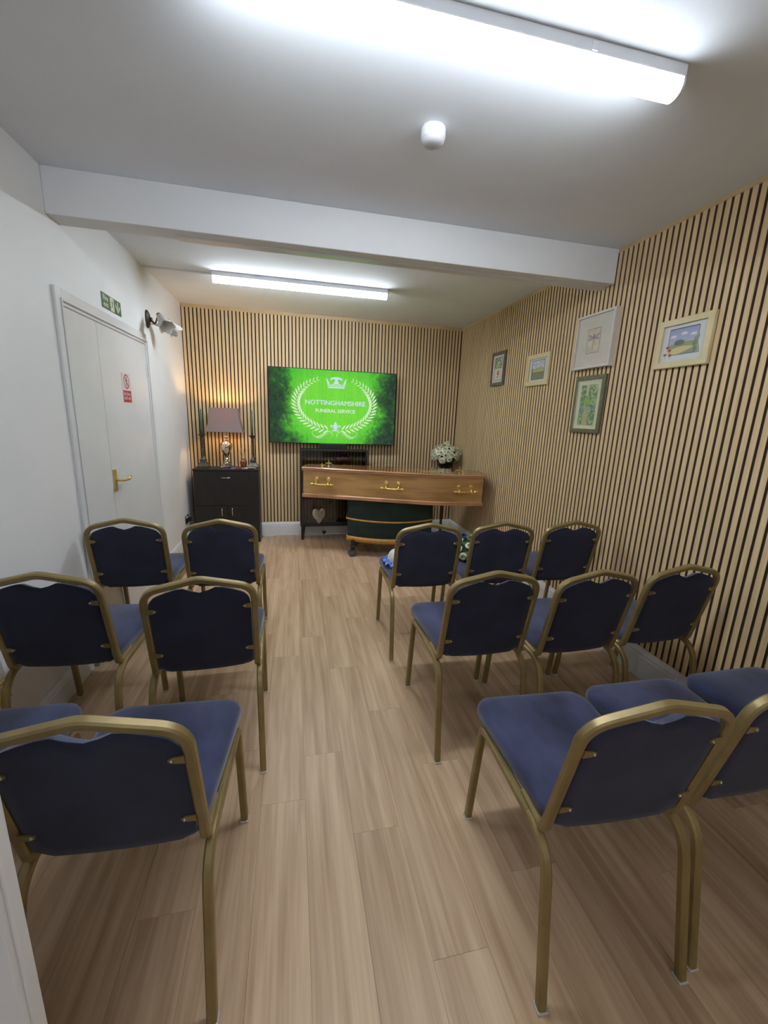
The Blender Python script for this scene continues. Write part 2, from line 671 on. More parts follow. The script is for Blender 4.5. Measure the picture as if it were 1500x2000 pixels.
skirting('baseboard_back', 'x', YB + 0.012, XL, XR, 0.024, 0.165, -1)
bbr = skirting('baseboard_right', 'y', XR + 0.012, 1.575, YB - 0.012, 0.03, 0.178, -1)
skirting('baseboard_right', 'y', XR + 0.012, YF, 1.575, 0.019, 0.176, -1)
skirting('baseboard_left', 'y', XL, 3.85, YB - 0.012, 0.017, 0.14, 1)
skirting('baseboard_left', 'y', XL, YF, 2.47, 0.017, 0.14, 1)

# boxed ceiling beam with the strip under it
beam = thing('ceiling_beam', 'white boxed beam crossing the ceiling from wall to wall', 'beam')
beam['kind'] = 'structure'
obj('beam_box', B(XL, XR, 2.51, 2.645, 2.33, H, bev=0.004), WHITE, beam)
obj('strip', B(-0.585, XR, 2.585, 2.645, 2.322, 2.33), GLOSSW, beam)

# door in the left wall: frame, fixed side panel, door leaf
d1 = thing('door_1', 'white flush door with narrow side panel in the left wall', 'door')
d1['kind'] = 'structure'


def yz_ring(bms, y0, y1, z1, w, x0, x1):
    """three-sided frame (no sill): outer size y0..y1, top z1"""
    box(bms, x0, x1, y0, y0 + w, 0, z1, bev=0.003)
    box(bms, x0, x1, y1 - w, y1, 0, z1, bev=0.003)
    box(bms, x0, x1, y0 + w, y1 - w, z1 - w, z1, bev=0.003)
    return bms


obj('architrave', yz_ring(bmesh.new(), 2.475, 3.845, 2.016, 0.062, XL, XL + 0.015), GLOSSW, d1)
obj('architrave_bead', yz_ring(bmesh.new(), 2.52, 3.80, 1.971, 0.014, XL + 0.015, XL + 0.021), GLOSSW, d1)
obj('door_lining', yz_ring(bmesh.new(), 2.537, 3.783, 1.954, 0.016, XL, XL + 0.011), GLOSSW, d1)
obj('side_panel', B(XL, XL + 0.006, 2.555, 2.915, 0.012, 1.936, bev=0.002), GLOSSW, d1)
leaf = obj('door_leaf', B(XL, XL + 0.006, 2.921, 3.765, 0.012, 1.936, bev=0.002), GLOSSW, d1)
for z in (1.74, 0.25):
    bmh = bmesh.new()
    lathe(bmh, [(0.007, -0.05), (0.007, 0.05)], 10, (XL + 0.014, 3.768, z))
    box(bmh, XL + 0.006, XL + 0.009, 3.74, 3.766, z - 0.05, z + 0.05)
    obj('hinge', bmh, GLOSSW, d1)
hp = obj('handle_plate', B(XL + 0.006, XL + 0.016, 2.923, 2.963, 0.92, 1.06, bev=0.003), BRASS, d1)
bmh = bmesh.new()
tube(bmh, fillet([(XL + 0.016, 2.945, 0.99), (XL + 0.062, 2.945, 0.99), (XL + 0.062, 3.03, 0.986), (XL + 0.060, 3.05, 0.996), (XL + 0.056, 3.075, 0.998)], [0.012, 0.02, 0.015]), 0.0085, 10)
obj('lever', bmh, BRASS, hp, smooth=True)

# open door leaf standing edge-on close to the camera on the left
d2 = thing('door_2', 'white door leaf standing open at the near left edge', 'door')
d2['kind'] = 'structure'
obj('door_leaf', B(-1.12, -0.36, 0.471, 0.509, 0.008, 1.99, bev=0.003), GLOSSW, d2)
obj('edge_strip', B(-0.36, -0.357, 0.482, 0.486, 0.02, 1.97), GLOSSW, d2)


# ------------------------------------------------------------------ ceiling lights
def batten(label, x0, x1, y, power=1.0, wdt=0.072):
    t = thing('ceiling_light', label, 'ceiling light', ((x0 + x1) / 2, y, H), 0, 'LED batten lights')
    L = (x1 - x0) / 2
    obj('housing', B(-L, L, -wdt / 2, wdt / 2, -0.034, 0, bev=0.004), PLASTW, t)
    w = wdt / 2 - 0.001
    pr = [(-w, -0.034)] + [(-w * math.cos(a), -0.046 - 0.032 * math.sin(a)) for a in [PI * k / 12 for k in range(13)]] + [(w, -0.034)]
    bmd = bmesh.new()
    prism(bmd, pr, lambda u, v, d: (d, u, v), -L + 0.008, L - 0.008)
    autosmooth(obj('diffuser', bmd, diffuser_mat(TUBE_STRENGTH * power, 'lit_diffuser_%d' % round(power * 100)), t), 50)
    for s in (-1, 1):
        bme = bmesh.new()
        pr2 = [(u * 1.01, v) for u, v in pr]
        prism(bme, pr2, lambda u, v, d: (d, u, v), s * L, s * (L - 0.008))
        obj('end_cap', bme, PLASTW, t)
    for xx in (-L * 0.55, L * 0.55):
        obj('clip', B(xx - 0.01, xx + 0.01, -wdt / 2 - 0.003, wdt / 2 + 0.003, -0.03, -0.006, bev=0.002), PLASTW, t)
    return t


batten('long lit white batten light on the ceiling in front of the beam', -0.26, 1.185, 1.337)
batten('long lit white batten light on the ceiling behind the beam', -0.622, 0.818, 3.846, 1.2)
batten('long lit white batten light on the ceiling at the entrance end', -0.26, 1.185, -1.55, 0.75)
tr = obj('cable_trunking', B(XL, -0.63, 3.872, 3.89, H - 0.012, H, bev=0.002), PLASTW)
tag(tr, 'thin white cable trunking running from left wall to the rear ceiling light', 'trunking')

sd = thing('smoke_detector', 'round white smoke detector on the ceiling before the beam', 'smoke detector', (0.537, 1.79, H))
bms = lathe(bmesh.new(), [(0.046, 0), (0.047, -0.006), (0.047, -0.03), (0.045, -0.034)], 32)
autosmooth(obj('base', bms, PLASTW, sd), 35)
bms = lathe(bmesh.new(), [(0.045, -0.034), (0.043, -0.042), (0.036, -0.05), (0.022, -0.054), (0.0, -0.055)], 32)
autosmooth(obj('cover', bms, mat('grey_plastic', rgb(206, 206, 212), 0.45, vary=rgb(198, 198, 204), scale=(30, 30, 30)), sd), 35)


# ------------------------------------------------------------------ banquet chairs
TUBE = rsq(0.024, 0.024, 0.0045, 1)
LEAN = 0.222


def hoop_y(z):
    return 0.111 - LEAN * (z - 0.427)


def make_chair():
    t = thing('banquet_chair', '', 'chair', group='navy banquet chairs')
    # legs and seat rails
    for s in (-1, 1):
        full = fillet([(s * 0.204, 0.0, 0.006), (s * 0.198, 0.075, 0.425), (s * 0.201, 0.478, 0.428), (s * 0.203, 0.522, 0.006)], [0.11, 0.035], 8)
        cut = [9, 10]
        rear, rail, front = full[:10], full[9:11], full[10:]
        for part, pts, nm in ((0, rear, 'leg'), (1, rail, 'seat_rail'), (2, front, 'leg')):
            bmt = bmesh.new()
            sweep(bmt, pts, TUBE, up=Vector((1, 0, 0)))
            o = obj(nm, bmt, GOLD, t)
            autosmooth(o, 32)
            if nm == 'leg':
                f = pts[0] if part == 0 else pts[-1]
                obj('foot_cap', B(f.x - 0.0145, f.x + 0.0145, f.y - 0.0145, f.y + 0.0145, 0.0, 0.008, bev=0.002, seg=1), CAP, o)
    # back hoop
    P = lambda x, z: Vector((x, hoop_y(z), z))
    half = [Vector((-0.188, 0.215, 0.442)), P(-0.190, 0.432), P(-0.190, 0.812), P(0.0, 0.857), P(0.190, 0.812), P(0.190, 0.432), Vector((0.188, 0.215, 0.442))]
    path = fillet(half, [0.032, 0.072, 0.09, 0.072, 0.032], 8)
    bmt = bmesh.new()
    sweep(bmt, path, TUBE, up=Vector((1, 0, 0)))
    autosmooth(obj('back_frame', bmt, GOLD, t), 32)
    # upholstered back panel inside the hoop
    zs_bottom, w = 0.447, 0.1765
    out = []
    n = 10
    for k in range(n + 1):                                   # bottom edge, bowed down in the middle
        u = -1 + 2 * k / n
        out.append((u * (w - 0.004), zs_bottom - 0.012 * (1 - u * u) + (0.02 if abs(u) == 1 else 0)))
    for k in range(1, 6):                                    # right side
        out.append((w, zs_bottom + 0.02 + (0.742 - zs_bottom - 0.02) * k / 5))
    for a in range(1, 5):                                    # right shoulder
        th = math.radians(90 * a / 5)
        out.append((w - 0.05 + 0.05 * math.cos(th), 0.742 + 0.058 * math.sin(th)))
    top = [(0.115, 0.808), (0.08, 0.819), (0.055, 0.822), (0.028, 0.810), (0.0, 0.802), (-0.028, 0.810), (-0.055, 0.822), (-0.08, 0.819), (-0.115, 0.808)]
    out += top
    left = [(-x, z) for x, z in out[n + 1:n + 10]][::-1]
    out += left
    cz = 0.62

    def ring(f, dy):
        r = []
        for x, z in out:
            xx = x * (1 - f / w)
            zz = cz + (z - cz) * (1 - f / 0.18)
            if z > 0.79 and dy > 0.005:                      # the padding falls away towards the hand slot
                zz -= 0.5 * dy * max(0.0, 1 - abs(x) / 0.09)
            r.append((xx, hoop_y(zz) + dy, zz))
        return r
    bmt = bmesh.new()
    loft(bmt, [ring(0.03, -0.010), ring(0.006, -0.0095), ring(0.0, -0.005), ring(0.002, 0.010), ring(0.008, 0.020), ring(0.022, 0.027), ring(0.06, 0.032)])
    bk = autosmooth(obj('backrest', bmt, NAVY, t), 70)
    bk.data.materials.append(NAVYB)
    for p in bk.data.polygons:                               # rear face: same fabric, with its shade painted in as a duller navy
        if p.center.y - hoop_y(p.center.z) < -0.001:
            p.material_index = 1
    # fixing tabs
    for s in (-1, 1):
        for z in (0.735, 0.532):
            bmt = bmesh.new()
            y0 = hoop_y(z) - 0.011
            pr = [(0.0, -0.011), (0.022, -0.009), (0.032, -0.004), (0.034, 0.0), (0.032, 0.004), (0.022, 0.009), (0.0, 0.011)]
            prism(bmt, pr, lambda u, v, d: (s * (0.181 - u), hoop_y(z + v) - 0.0145 + d, z + v), 0, 0.004)
            tb = obj('fixing_tab', bmt, GOLD, t)
            bmt = bmesh.new()
            bmesh.ops.create_uvsphere(bmt, u_segments=8, v_segments=5, radius=0.0045, matrix=Matrix.Translation((s * (0.181 - 0.026), hoop_y(z) - 0.0148, z)))
            obj('rivet', bmt, SCREW, tb, smooth=True)
    # seat cushion
    pts = []
    for cx, cy, r, a0 in ((0.150, 0.505, 0.06, 0), (-0.150, 0.505, 0.06, 90), (-0.138, 0.150, 0.05, 180), (0.138, 0.150, 0.05, 270)):
        for k in range(7):
            a = math.radians(a0 + 15 * k)
            pts.append((cx + r * math.cos(a), cy + r * math.sin(a)))
    mx, my = 0.0, 0.33

    def sring(f, z):
        return [(mx + (x - mx) * (1 - f / 0.2), my + (y - my) * (1 - f / 0.23), z) for x, y in pts]
    bmt = bmesh.new()
    loft(bmt, [sring(0.014, 0.440), sring(0.003, 0.444), sring(0.0, 0.452), sring(0.0, 0.468), sring(0.003, 0.478), sring(0.012, 0.486), sring(0.03, 0.491), sring(0.07, 0.495), sring(0.13, 0.497)])
    autosmooth(obj('seat', bmt, NAVY, t), 70)
    obj('seat_board', B(-0.15, 0.15, 0.13, 0.51, 0.428, 0.441), BLACKM, t)
    return t


def copy_tree(o, parent=None):
    c = o.copy()
    COL.objects.link(c)
    if parent:
        c.parent = parent
    for ch in list(o.children):
        copy_tree(ch, c)
    return c


CH = [  # x, y of the rear feet's middle, turn, label
    (0.802, 0.618, 0.050, 'navy banquet chair in the nearest right row, seat beside the aisle'),
    (1.262, 0.622, 0.010, 'navy banquet chair in the nearest right row, second from the aisle'),
    (1.730, 0.625, 0.000, 'navy banquet chair in the nearest right row, against the slatted wall'),
    (0.800, 1.408, 0.015, 'navy banquet chair in the middle right row, seat beside the aisle'),
    (1.258, 1.369, -0.020, 'navy banquet chair in the middle right row, between two chairs'),
    (1.715, 1.383, -0.020, 'navy banquet chair in the middle right row, against the slatted wall'),
    (0.774, 2.176, 0.035, 'navy banquet chair in the front right row holding the white and blue tribute'),
    (1.243, 2.173, 0.060, 'navy banquet chair in the front right row holding the white and blue flower posy'),
    (1.722, 2.168, 0.009, 'empty navy banquet chair in the front right row beside the slatted wall'),
    (-0.412, 0.771, 0.040, 'navy banquet chair in the nearest left row, seat beside the aisle'),
    (-0.900, 0.830, 0.000, 'navy banquet chair in the nearest left row, next to the left wall'),
    (-0.340, 1.482, -0.042, 'navy banquet chair in the middle left row, seat beside the aisle'),
    (-0.900, 1.590, 0.050, 'navy banquet chair in the middle left row, next to the left wall'),
    (-0.406, 2.340, -0.013, 'navy banquet chair in the front left row, nearest the black cabinet'),
    (-0.903, 2.386, -0.010, 'navy banquet chair in the front left row, beside the white door'),
]
proto = make_chair()
for k, (x, y, r, lab) in enumerate(CH):
    c = proto if k == 0 else copy_tree(proto)
    c.location = (x, y, 0)
    c.rotation_euler = (0, 0, -r)
    c['label'] = lab
    c['group'] = ('chairs right of the aisle' if k < 9 else 'chairs left of the aisle')

# ------------------------------------------------------------------ coffin
CX, CY, CTH = 0.118, 4.460, -0.258
CZ = 0.0276       # lift of the coffin on its trolley
coffin = thing('coffin', 'oak coffin with brass handles lying on the green draped trolley', 'coffin', (CX, CY, CZ), CTH)
FW, SHW, HW, CL, CS = 0.141, 0.284, 0.194, 1.872, 1.374


def coffin_outline(g=0.0):
    p = [(-g, -FW - g), (CS, -SHW - g), (CL + g, -HW - g), (CL + g, HW + g), (CS, SHW + g), (-g, FW + g)]
    out = []
    n = len(p)
    for i_, q in enumerate(p):
        q = Vector(q)
        a, b = Vector(p[i_ - 1]), Vector(p[(i_ + 1) % n])
        r = 0.10 if i_ in (1, 4) else 0.004
        da, db = (a - q).normalized(), (b - q).normalized()
        for k in range(5):
            s = k / 4
            out.append(tuple((q + da * r) * (1 - s) ** 2 + q * 2 * s * (1 - s) + (q + db * r) * s * s))
    return out


def cslab(prof):
    bmc = bmesh.new()
    loft(bmc, [[(x, y, 0.581 + (z - 0.581) * 0.968) for x, y in coffin_outline(g)] for g, z in prof])
    return bmc


autosmooth(obj('body', cslab([(-0.012, 0.586), (-0.012, 0.870)]), COFFIN, coffin), 30)
autosmooth(obj('plinth_moulding', cslab([(-0.002, 0.581), (0.0, 0.584), (0.0, 0.592), (-0.004, 0.594), (-0.004, 0.600), (-0.001, 0.602), (-0.002, 0.612), (-0.008, 0.616), (-0.011, 0.622)]), COFFINM, coffin), 30)
lid = autosmooth(obj('lid', cslab([(-0.008, 0.868), (-0.002, 0.870), (0.0, 0.874), (0.0, 0.880), (-0.003, 0.882), (-0.003, 0.888), (0.002, 0.890), (0.003, 0.898), (-0.001, 0.904), (-0.006, 0.906)]), COFFINM, coffin), 30)
autosmooth(obj('lid_panel', cslab([(-0.014, 0.9055), (-0.014, 0.907)]), mat('oak_lid_gloss', rgb(150, 104, 60), 0.09, vary=rgb(122, 82, 46), scale=(2.2, 9, 14), detail=5, coat=0.6), lid), 30)


def coffin_handle(a, b, f):
    """bar handle at fraction f along the side from a to b (2-D, coffin coordinates)"""
    a, b = Vector(a), Vector(b)
    d = (b - a).normalized()
    c = a + (b - a) * f
    nrm = Vector((d.y, -d.x))
    if nrm.y * c.y < 0:
        nrm = -nrm
    F = lambda u, o, z: Vector((c.x + d.x * u + nrm.x * o, c.y + d.y * u + nrm.y * o, z))
    M4 = Matrix(((d.x, 0, nrm.x, c.x), (d.y, 0, nrm.y, c.y), (0, 1, 0, 0), (0, 0, 0, 1)))
    root = None
    bmc = bmesh.new()
    tube(bmc, [F(-0.098, 0.034, 0.727), F(-0.05, 0.034, 0.724), F(0, 0.034, 0.722), F(0.05, 0.034, 0.724), F(0.098, 0.034, 0.727)], 0.009, 10)
    for s in (-1, 1):
        for (u0, r) in ((0.098, 0.014), (0.113, 0.011), (0.063, 0.013)):
            bmesh.ops.create_uvsphere(bmc, u_segments=10, v_segments=6, radius=r, matrix=Matrix.Translation(F(s * u0, 0.034, 0.726)))
    hd = obj('handle', bmc, BRASS, coffin, smooth=True)
    for s in (-1, 1):
        bmc = bmesh.new()
        r = bmesh.ops.create_cone(bmc, segments=16, radius1=0.0, radius2=0.0, depth=0.001) if False else None
        prof = [(0.026, 0.0), (0.027, 0.004), (0.022, 0.009), (0.018, 0.007), (0.012, 0.011), (0.0, 0.012)]
        rings = []
        for rr, o in prof:
            rings.append([F(s * 0.063 + rr * 0.9 * math.cos(2 * PI * k / 16), o - 0.001, 0.770 + rr * 1.1 * math.sin(2 * PI * k / 16)) for k in range(16)])
        vs = [[bmc.verts.new(p) for p in rg] for rg in rings[:-1]]
        for r0, r1 in zip(vs[:-1], vs[1:]):
            for k in range(16):
                bmc.faces.new((r0[k], r0[(k + 1) % 16], r1[(k + 1) % 16], r1[k]))
        bmc.faces.new(vs[-1])
        tube(bmc, [F(s * 0.063, 0.0, 0.752), F(s * 0.063, 0.022, 0.742), F(s * 0.063, 0.034, 0.728), F(s * 0.063, 0.032, 0.708)], 0.006, 8)
        obj('rosette', bmc, BRASS, hd, smooth=True)


for sg in (-1, 1):
    A_, S_, H_ = (0, sg * (FW - 0.012)), (CS, sg * (SHW - 0.012)), (CL, sg * (HW - 0.012))
    coffin_handle(A_, S_, 0.16)
    coffin_handle(A_, S_, 0.688)
    coffin_handle(S_, H_, 0.597)


def lid_cross(u, v, s=1.0):
    bmc = bmesh.new()
    lathe(bmc, [(0.012, 0.0), (0.012, 0.004), (0.005, 0.008)], 10, (u, v, 0.8965))
    box(bmc, u - 0.0045, u + 0.0045, v - 0.003, v + 0.003, 0.9015, 0.9015 + 0.056 * s, bev=0.0015, seg=1)
    box(bmc, u - 0.027 * s, u + 0.027 * s, v - 0.003, v + 0.003, 0.9015 + 0.026 * s, 0.9015 + 0.035 * s, bev=0.0015, seg=1)
    for du, dz in ((-0.027 * s, 0.0305 * s), (0.027 * s, 0.0305 * s), (0, 0.058 * s)):
        bmesh.ops.create_uvsphere(bmc, u_segments=8, v_segments=5, radius=0.006, matrix=Matrix.Translation((u + du, v, 0.9015 + dz)))
    obj('lid_cross', bmc, BRASS, lid, smooth=False)


def to_coffin(X, Y):
    dx, dy = X - CX, Y - CY
    c, s = math.cos(CTH), math.sin(CTH)
    return dx * c + dy * s, -dx * s + dy * c


for X, Y, s in ((0.362, 4.356, 1.0), (0.290, 4.310, 0.55), (1.642, 3.906, 1.0), (1.667, 3.858, 0.6)):
    u, v = to_coffin(X, Y)
    lid_cross(u, v, s)
u, v = to_coffin(1.365, 4.022)
obj('name_plate', B(u - 0.075, u + 0.075, v - 0.04, v + 0.04, 0.8965, 0.899, bev=0.001, seg=1), BRASS, lid)

# ------------------------------------------------------------------ draped trolley under the coffin
tro = thing('coffin_trolley', 'wheeled trolley with dark green velvet skirt and gold braid under the coffin', 'trolley')


def drape_outline(g=0.0, n=24, sag=0.0):
    pts = []
    x0, x1 = 0.545 - g, 1.455 + g
    yl, yr = 4.185, 4.085
    for k in range(n + 1):
        s = k / n
        x = x0 + (x1 - x0) * s
        yb = yl + (yr - yl) * s - 0.095 * (1 - (2 * s - 1) ** 2) ** 0.8 - g
        pts.append((x, yb, s))
    return pts


def drape_ring(g, zf):
    fr = [(x, y, zf(s)) for x, y, s in drape_outline(g)]
    return fr + [(1.44 + g, 4.36 + g, zf(1.0)), (0.62 - g, 4.58 + g, zf(0.0))]


def skirt(name, g0, g1, z0, z1, m, parent):
    bmc = bmesh.new()
    rr = [drape_ring(g0, z0), drape_ring(g1, z1)]
    vs = [[bmc.verts.new(p) for p in r] for r in rr]
    n = len(vs[0])
    for k in range(n):
        bmc.faces.new((vs[0][k], vs[0][(k + 1) % n], vs[1][(k + 1) % n], vs[1][k]))
    o = obj(name, bmc, m, parent)
    sm = o.modifiers.new('thickness', 'SOLIDIFY')
    sm.thickness = 0.006
    return autosmooth(o, 40)


flat = lambda z: (lambda s: z)
sag = lambda z, d: (lambda s: z - d * (1 - (2 * s - 1) ** 2))
bmc = bmesh.new()
rngs = []
for k in range(9):
    f = k / 8
    rngs.append([(x, y + 0.012 * math.sin(f * 9 + x * 5) * math.sin(PI * f), z) for x, y, z in drape_ring(-0.004, sag(0.607 - 0.40 * f, 0.018 * f))])
vs = [[bmc.verts.new(p) for p in r] for r in rngs]
for a_, b_ in zip(vs[:-1], vs[1:]):
    n = len(a_)
    for k in range(n):
        bmc.faces.new((a_[k], a_[(k + 1) % n], b_[(k + 1) % n], b_[k]))
bmc.faces.new(vs[0])
sk = autosmooth(obj('skirt', bmc, DRAPE, tro), 40)
sm_ = sk.modifiers.new('thickness', 'SOLIDIFY')
sm_.thickness = 0.004
skirt('braid', 0.014, 0.014, sag(0.418, 0.022), sag(0.400, 0.022), BRAID, tro)
skirt('border', 0.006, 0.007, sag(0.222, 0.018), sag(0.168, 0.018), BRAID, tro)
obj('chassis', B(0.60, 1.40, 4.16, 4.44, 0.13, 0.17, bev=0.004), BLACKM, tro)
for (wx, wy) in ((0.600, 4.130), (1.39, 4.06), (0.68, 4.50), (1.38, 4.31)):
    bmc = bmesh.new()
    prof = [(0.018, -0.013), (0.042, -0.014), (0.049, -0.009), (0.049, 0.009), (0.042, 0.014), (0.018, 0.013)]
    n = 24
    rings = [[bmc.verts.new((wx + r * math.cos(2 * PI * k / n), wy + o, 0.0495 + r * math.sin(2 * PI * k / n))) for k in range(n)] for r, o in prof]
    rings.append(rings[0])
    for a_, b_ in zip(rings[:-1], rings[1:]):
        for k in range(n):
            bmc.faces.new((a_[k], a_[(k + 1) % n], b_[(k + 1) % n], b_[k]))
    wh = autosmooth(obj('castor', bmc, RUBBER, tro), 40)
    bmc = bmesh.new()
    box(bmc, wx - 0.02, wx + 0.02, wy - 0.024, wy - 0.019, 0.075, 0.118, bev=0.002, seg=1)
    box(bmc, wx - 0.02, wx + 0.02, wy + 0.019, wy + 0.024, 0.04, 0.118, bev=0.002, seg=1)
    box(bmc, wx - 0.03, wx + 0.03, wy - 0.028, wy + 0.028, 0.108, 0.122, bev=0.003, seg=1)
    box(bmc, wx - 0.018, wx + 0.018, wy - 0.018, wy + 0.018, 0.122, 0.178)
    obj('fork', bmc, BLACKM, wh)
    bmc = bmesh.new()
    prism(bmc, circ(0.018, 12), lambda u, v, d: (wx + u, wy + d, 0.0495 + v), -0.0185, 0.0185)
    obj('hub', bmc, STEEL, wh)

# ------------------------------------------------------------------ black cabinet and what stands on it
cab = thing('cabinet', 'black cabinet with silver handles in the left corner', 'cabinet', (-0.717, 4.72, 0))
CW, CD, CHT = 0.338, 0.268, 0.838
obj('carcass', B(-CW, CW, 0.016, CD, 0.0, CHT - 0.02, bev=0.002), BLACKW, cab)
obj('cabinet_top', B(-CW - 0.003, CW + 0.003, -0.004, CD, CHT - 0.02, CHT, bev=0.003), BLACKW, cab)


def bow_handle(parent, c, horiz, L=0.1):
    bmc = bmesh.new()
    pts = []
    for k in range(9):
        s = -1 + 2 * k / 8
        off = -0.022 * (1 - abs(s) ** 2.4)
        pts.append((c[0] + (s * L / 2 if horiz else 0), c[1] + off, c[2] + (0 if horiz else s * L / 2)))
    tube(bmc, pts, 0.005, 8)
    return obj('handle', bmc, CHROME, parent, smooth=True)


fl = obj('flap_door', B(-CW + 0.002, CW - 0.002, 0.0, 0.016, 0.435, CHT - 0.023, bev=0.0015), BLACKW, cab)
bow_handle(fl, (-0.004, -0.001, 0.745), True, 0.105)
for s in (-1, 1):
    dr = obj('door', B(min(s * 0.002, s * (CW - 0.002)), max(s * 0.002, s * (CW - 0.002)), 0.0, 0.016, 0.05, 0.431, bev=0.0015), BLACKW, cab)
    bow_handle(dr, (-0.004 + s * 0.054, -0.001, 0.362), False, 0.10)

# table lamp
lz = CHT
lamp = thing('table_lamp', 'silver urn table lamp with mauve grey shade, lit, on the black cabinet', 'lamp', (-0.722, 4.852, lz))
obj('plinth', B(-0.062, 0.062, -0.062, 0.062, 0, 0.024, bev=0.003), CHROME, lamp)
urn = [(0.05, 0.024), (0.052, 0.034), (0.034, 0.042), (0.030, 0.052), (0.036, 0.058), (0.034, 0.066), (0.020, 0.074), (0.017, 0.088), (0.024, 0.096), (0.022, 0.104),
       (0.016, 0.112), (0.020, 0.128), (0.034, 0.152), (0.050, 0.186), (0.062, 0.222), (0.066, 0.246), (0.062, 0.254), (0.066, 0.258), (0.058, 0.270), (0.036, 0.284),
       (0.028, 0.292), (0.030, 0.306), (0.024, 0.312), (0.018, 0.318), (0.022, 0.330), (0.028, 0.338), (0.024, 0.346), (0.010, 0.352)]
autosmooth(obj('urn', lathe(bmesh.new(), urn, 32), CHROME, lamp), 40)
obj('stem', lathe(bmesh.new(), [(0.007, 0.35), (0.007, 0.45), (0.014, 0.452), (0.014, 0.49), (0.0, 0.492)], 12), CHROME, lamp)
shade_m = bpy.data.materials.new('mauve_shade')
shade_m.use_nodes = True
nt = shade_m.node_tree
bs = nt.nodes['Principled BSDF']
bs.inputs['Base Color'].default_value = rgb(150, 132, 130)
bs.inputs['Roughness'].default_value = 0.9
nz = nt.nodes.new('ShaderNodeTexNoise')
nz.inputs['Scale'].default_value = 400.0
bp = nt.nodes.new('ShaderNodeBump')
bp.inputs['Strength'].default_value = 0.1
nt.links.new(nz.outputs['Fac'], bp.inputs['Height'])
nt.links.new(bp.outputs[0], bs.inputs['Normal'])
tl = nt.nodes.new('ShaderNodeBsdfTranslucent')
tl.inputs[0].default_value = rgb(150, 96, 72)
mx_ = nt.nodes.new('ShaderNodeMixShader')
mx_.inputs[0].default_value = 0.16
nt.links.new(bs.outputs[0], mx_.inputs[1])
nt.links.new(tl.outputs[0], mx_.inputs[2])
nt.links.new(mx_.outputs[0], nt.nodes['Material Output'].inputs[0])
bmc = bmesh.new()


def shade_ring(f, inset):
    hw = 0.188 * (1 - f) + 0.148 * f - 0.010 * math.sin(PI * f) - inset
    hd = 0.105 * (1 - f) + 0.080 * f - 0.006 * math.sin(PI * f) - inset
    return [(x, y, 0.394 + 0.252 * f) for x, y in rsq(2 * hw, 2 * hd, 0.008, 2)]


rings = [shade_ring(k / 6, 0) for k in range(7)] + [shade_ring(k / 6, 0.003) for k in range(6, -1, -1)]
vs = [[bmc.verts.new(p) for p in r] for r in rings]
vs.append(vs[0])
for a_, b_ in zip(vs[:-1], vs[1:]):
    n = len(a_)
    for k in range(n):
        bmc.faces.new((a_[k], a_[(k + 1) % n], b_[(k + 1) % n], b_[k]))
obj('lamp_shade', bmc, shade_m, lamp)
bmc = bmesh.new()
for a in (0, PI / 2):
    tube(bmc, [(-0.145 * math.cos(a), -0.078 * math.sin(a), 0.64), (0, 0, 0.60), (0.145 * math.cos(a), 0.078 * math.sin(a), 0.64)], 0.0015, 6)
obj('shade_carrier', bmc, CHROME, lamp)
bmc = bmesh.new()
bmesh.ops.create_uvsphere(bmc, u_segments=16, v_segments=10, radius=0.022, matrix=Matrix.Translation((0, 0, 0.52)))
obj('bulb', bmc, emit('warm_bulb', (1.0, 0.58, 0.24, 1), 30.0), lamp, smooth=True)
ld = bpy.data.lights.new('lamp_bulb_light', 'POINT')
ld.energy = LAMP_WATTS
ld.color = (1.0, 0.64, 0.27)
ld.shadow_soft_size = 0.03
lo = bpy.data.objects.new('lamp_bulb_light', ld)
COL.objects.link(lo)
lo.parent = lamp
lo.location = (0, 0, 0.56)


def candlestick(x, label):
    t = thing('candlestick', label, 'candlestick', (x, 4.885, lz), 0, 'column candlesticks')
    bmc = bmesh.new()
    sq = lambda h_, z: [(a * h_, b * h_, z) for a, b in ((-1, -1), (1, -1), (1, 1), (-1, 1))]
    loft(bmc, [sq(0.062, 0), sq(0.062, 0.014), sq(0.056, 0.018), sq(0.036, 0.052), sq(0.033, 0.054)])
    loft(bmc, [sq(0.030, 0.054), sq(0.030, 0.074), sq(0.033, 0.078), sq(0.033, 0.086)])
    obj('base', bmc, PEWTER, t)
    pr = [(0.028, 0.086), (0.026, 0.098), (0.020, 0.106), (0.022, 0.114), (0.017, 0.120), (0.0165, 0.2), (0.015, 0.315), (0.018, 0.322), (0.016, 0.328)]
    autosmooth(obj('column', lathe(bmesh.new(), pr, 16), PEWTER, t), 35)
    bmc = bmesh.new()
    lathe(bmc, [(0.017, 0.328), (0.022, 0.335), (0.030, 0.345), (0.040, 0.356), (0.041, 0.36), (0.012, 0.358)], 16)
    autosmooth(obj('drip_cup', bmc, PEWTER, t), 35)
    cd = obj('candle', lathe(bmesh.new(), [(0.0125, 0.352), (0.0115, 0.50), (0.009, 0.615), (0.004, 0.628), (0.0, 0.629)], 12),
             mat('green_wax', rgb(96, 124, 100), 0.5, vary=rgb(84, 112, 88), scale=(20, 20, 20)), t, smooth=True)
    obj('wick', lathe(bmesh.new(), [(0.001, 0.626), (0.001, 0.638)], 5), BLACKM, cd)


candlestick(-0.972, 'grey column candlestick with green candle, nearest the left wall')
candlestick(-0.446, 'grey column candlestick with green candle, on the right end of the cabinet')

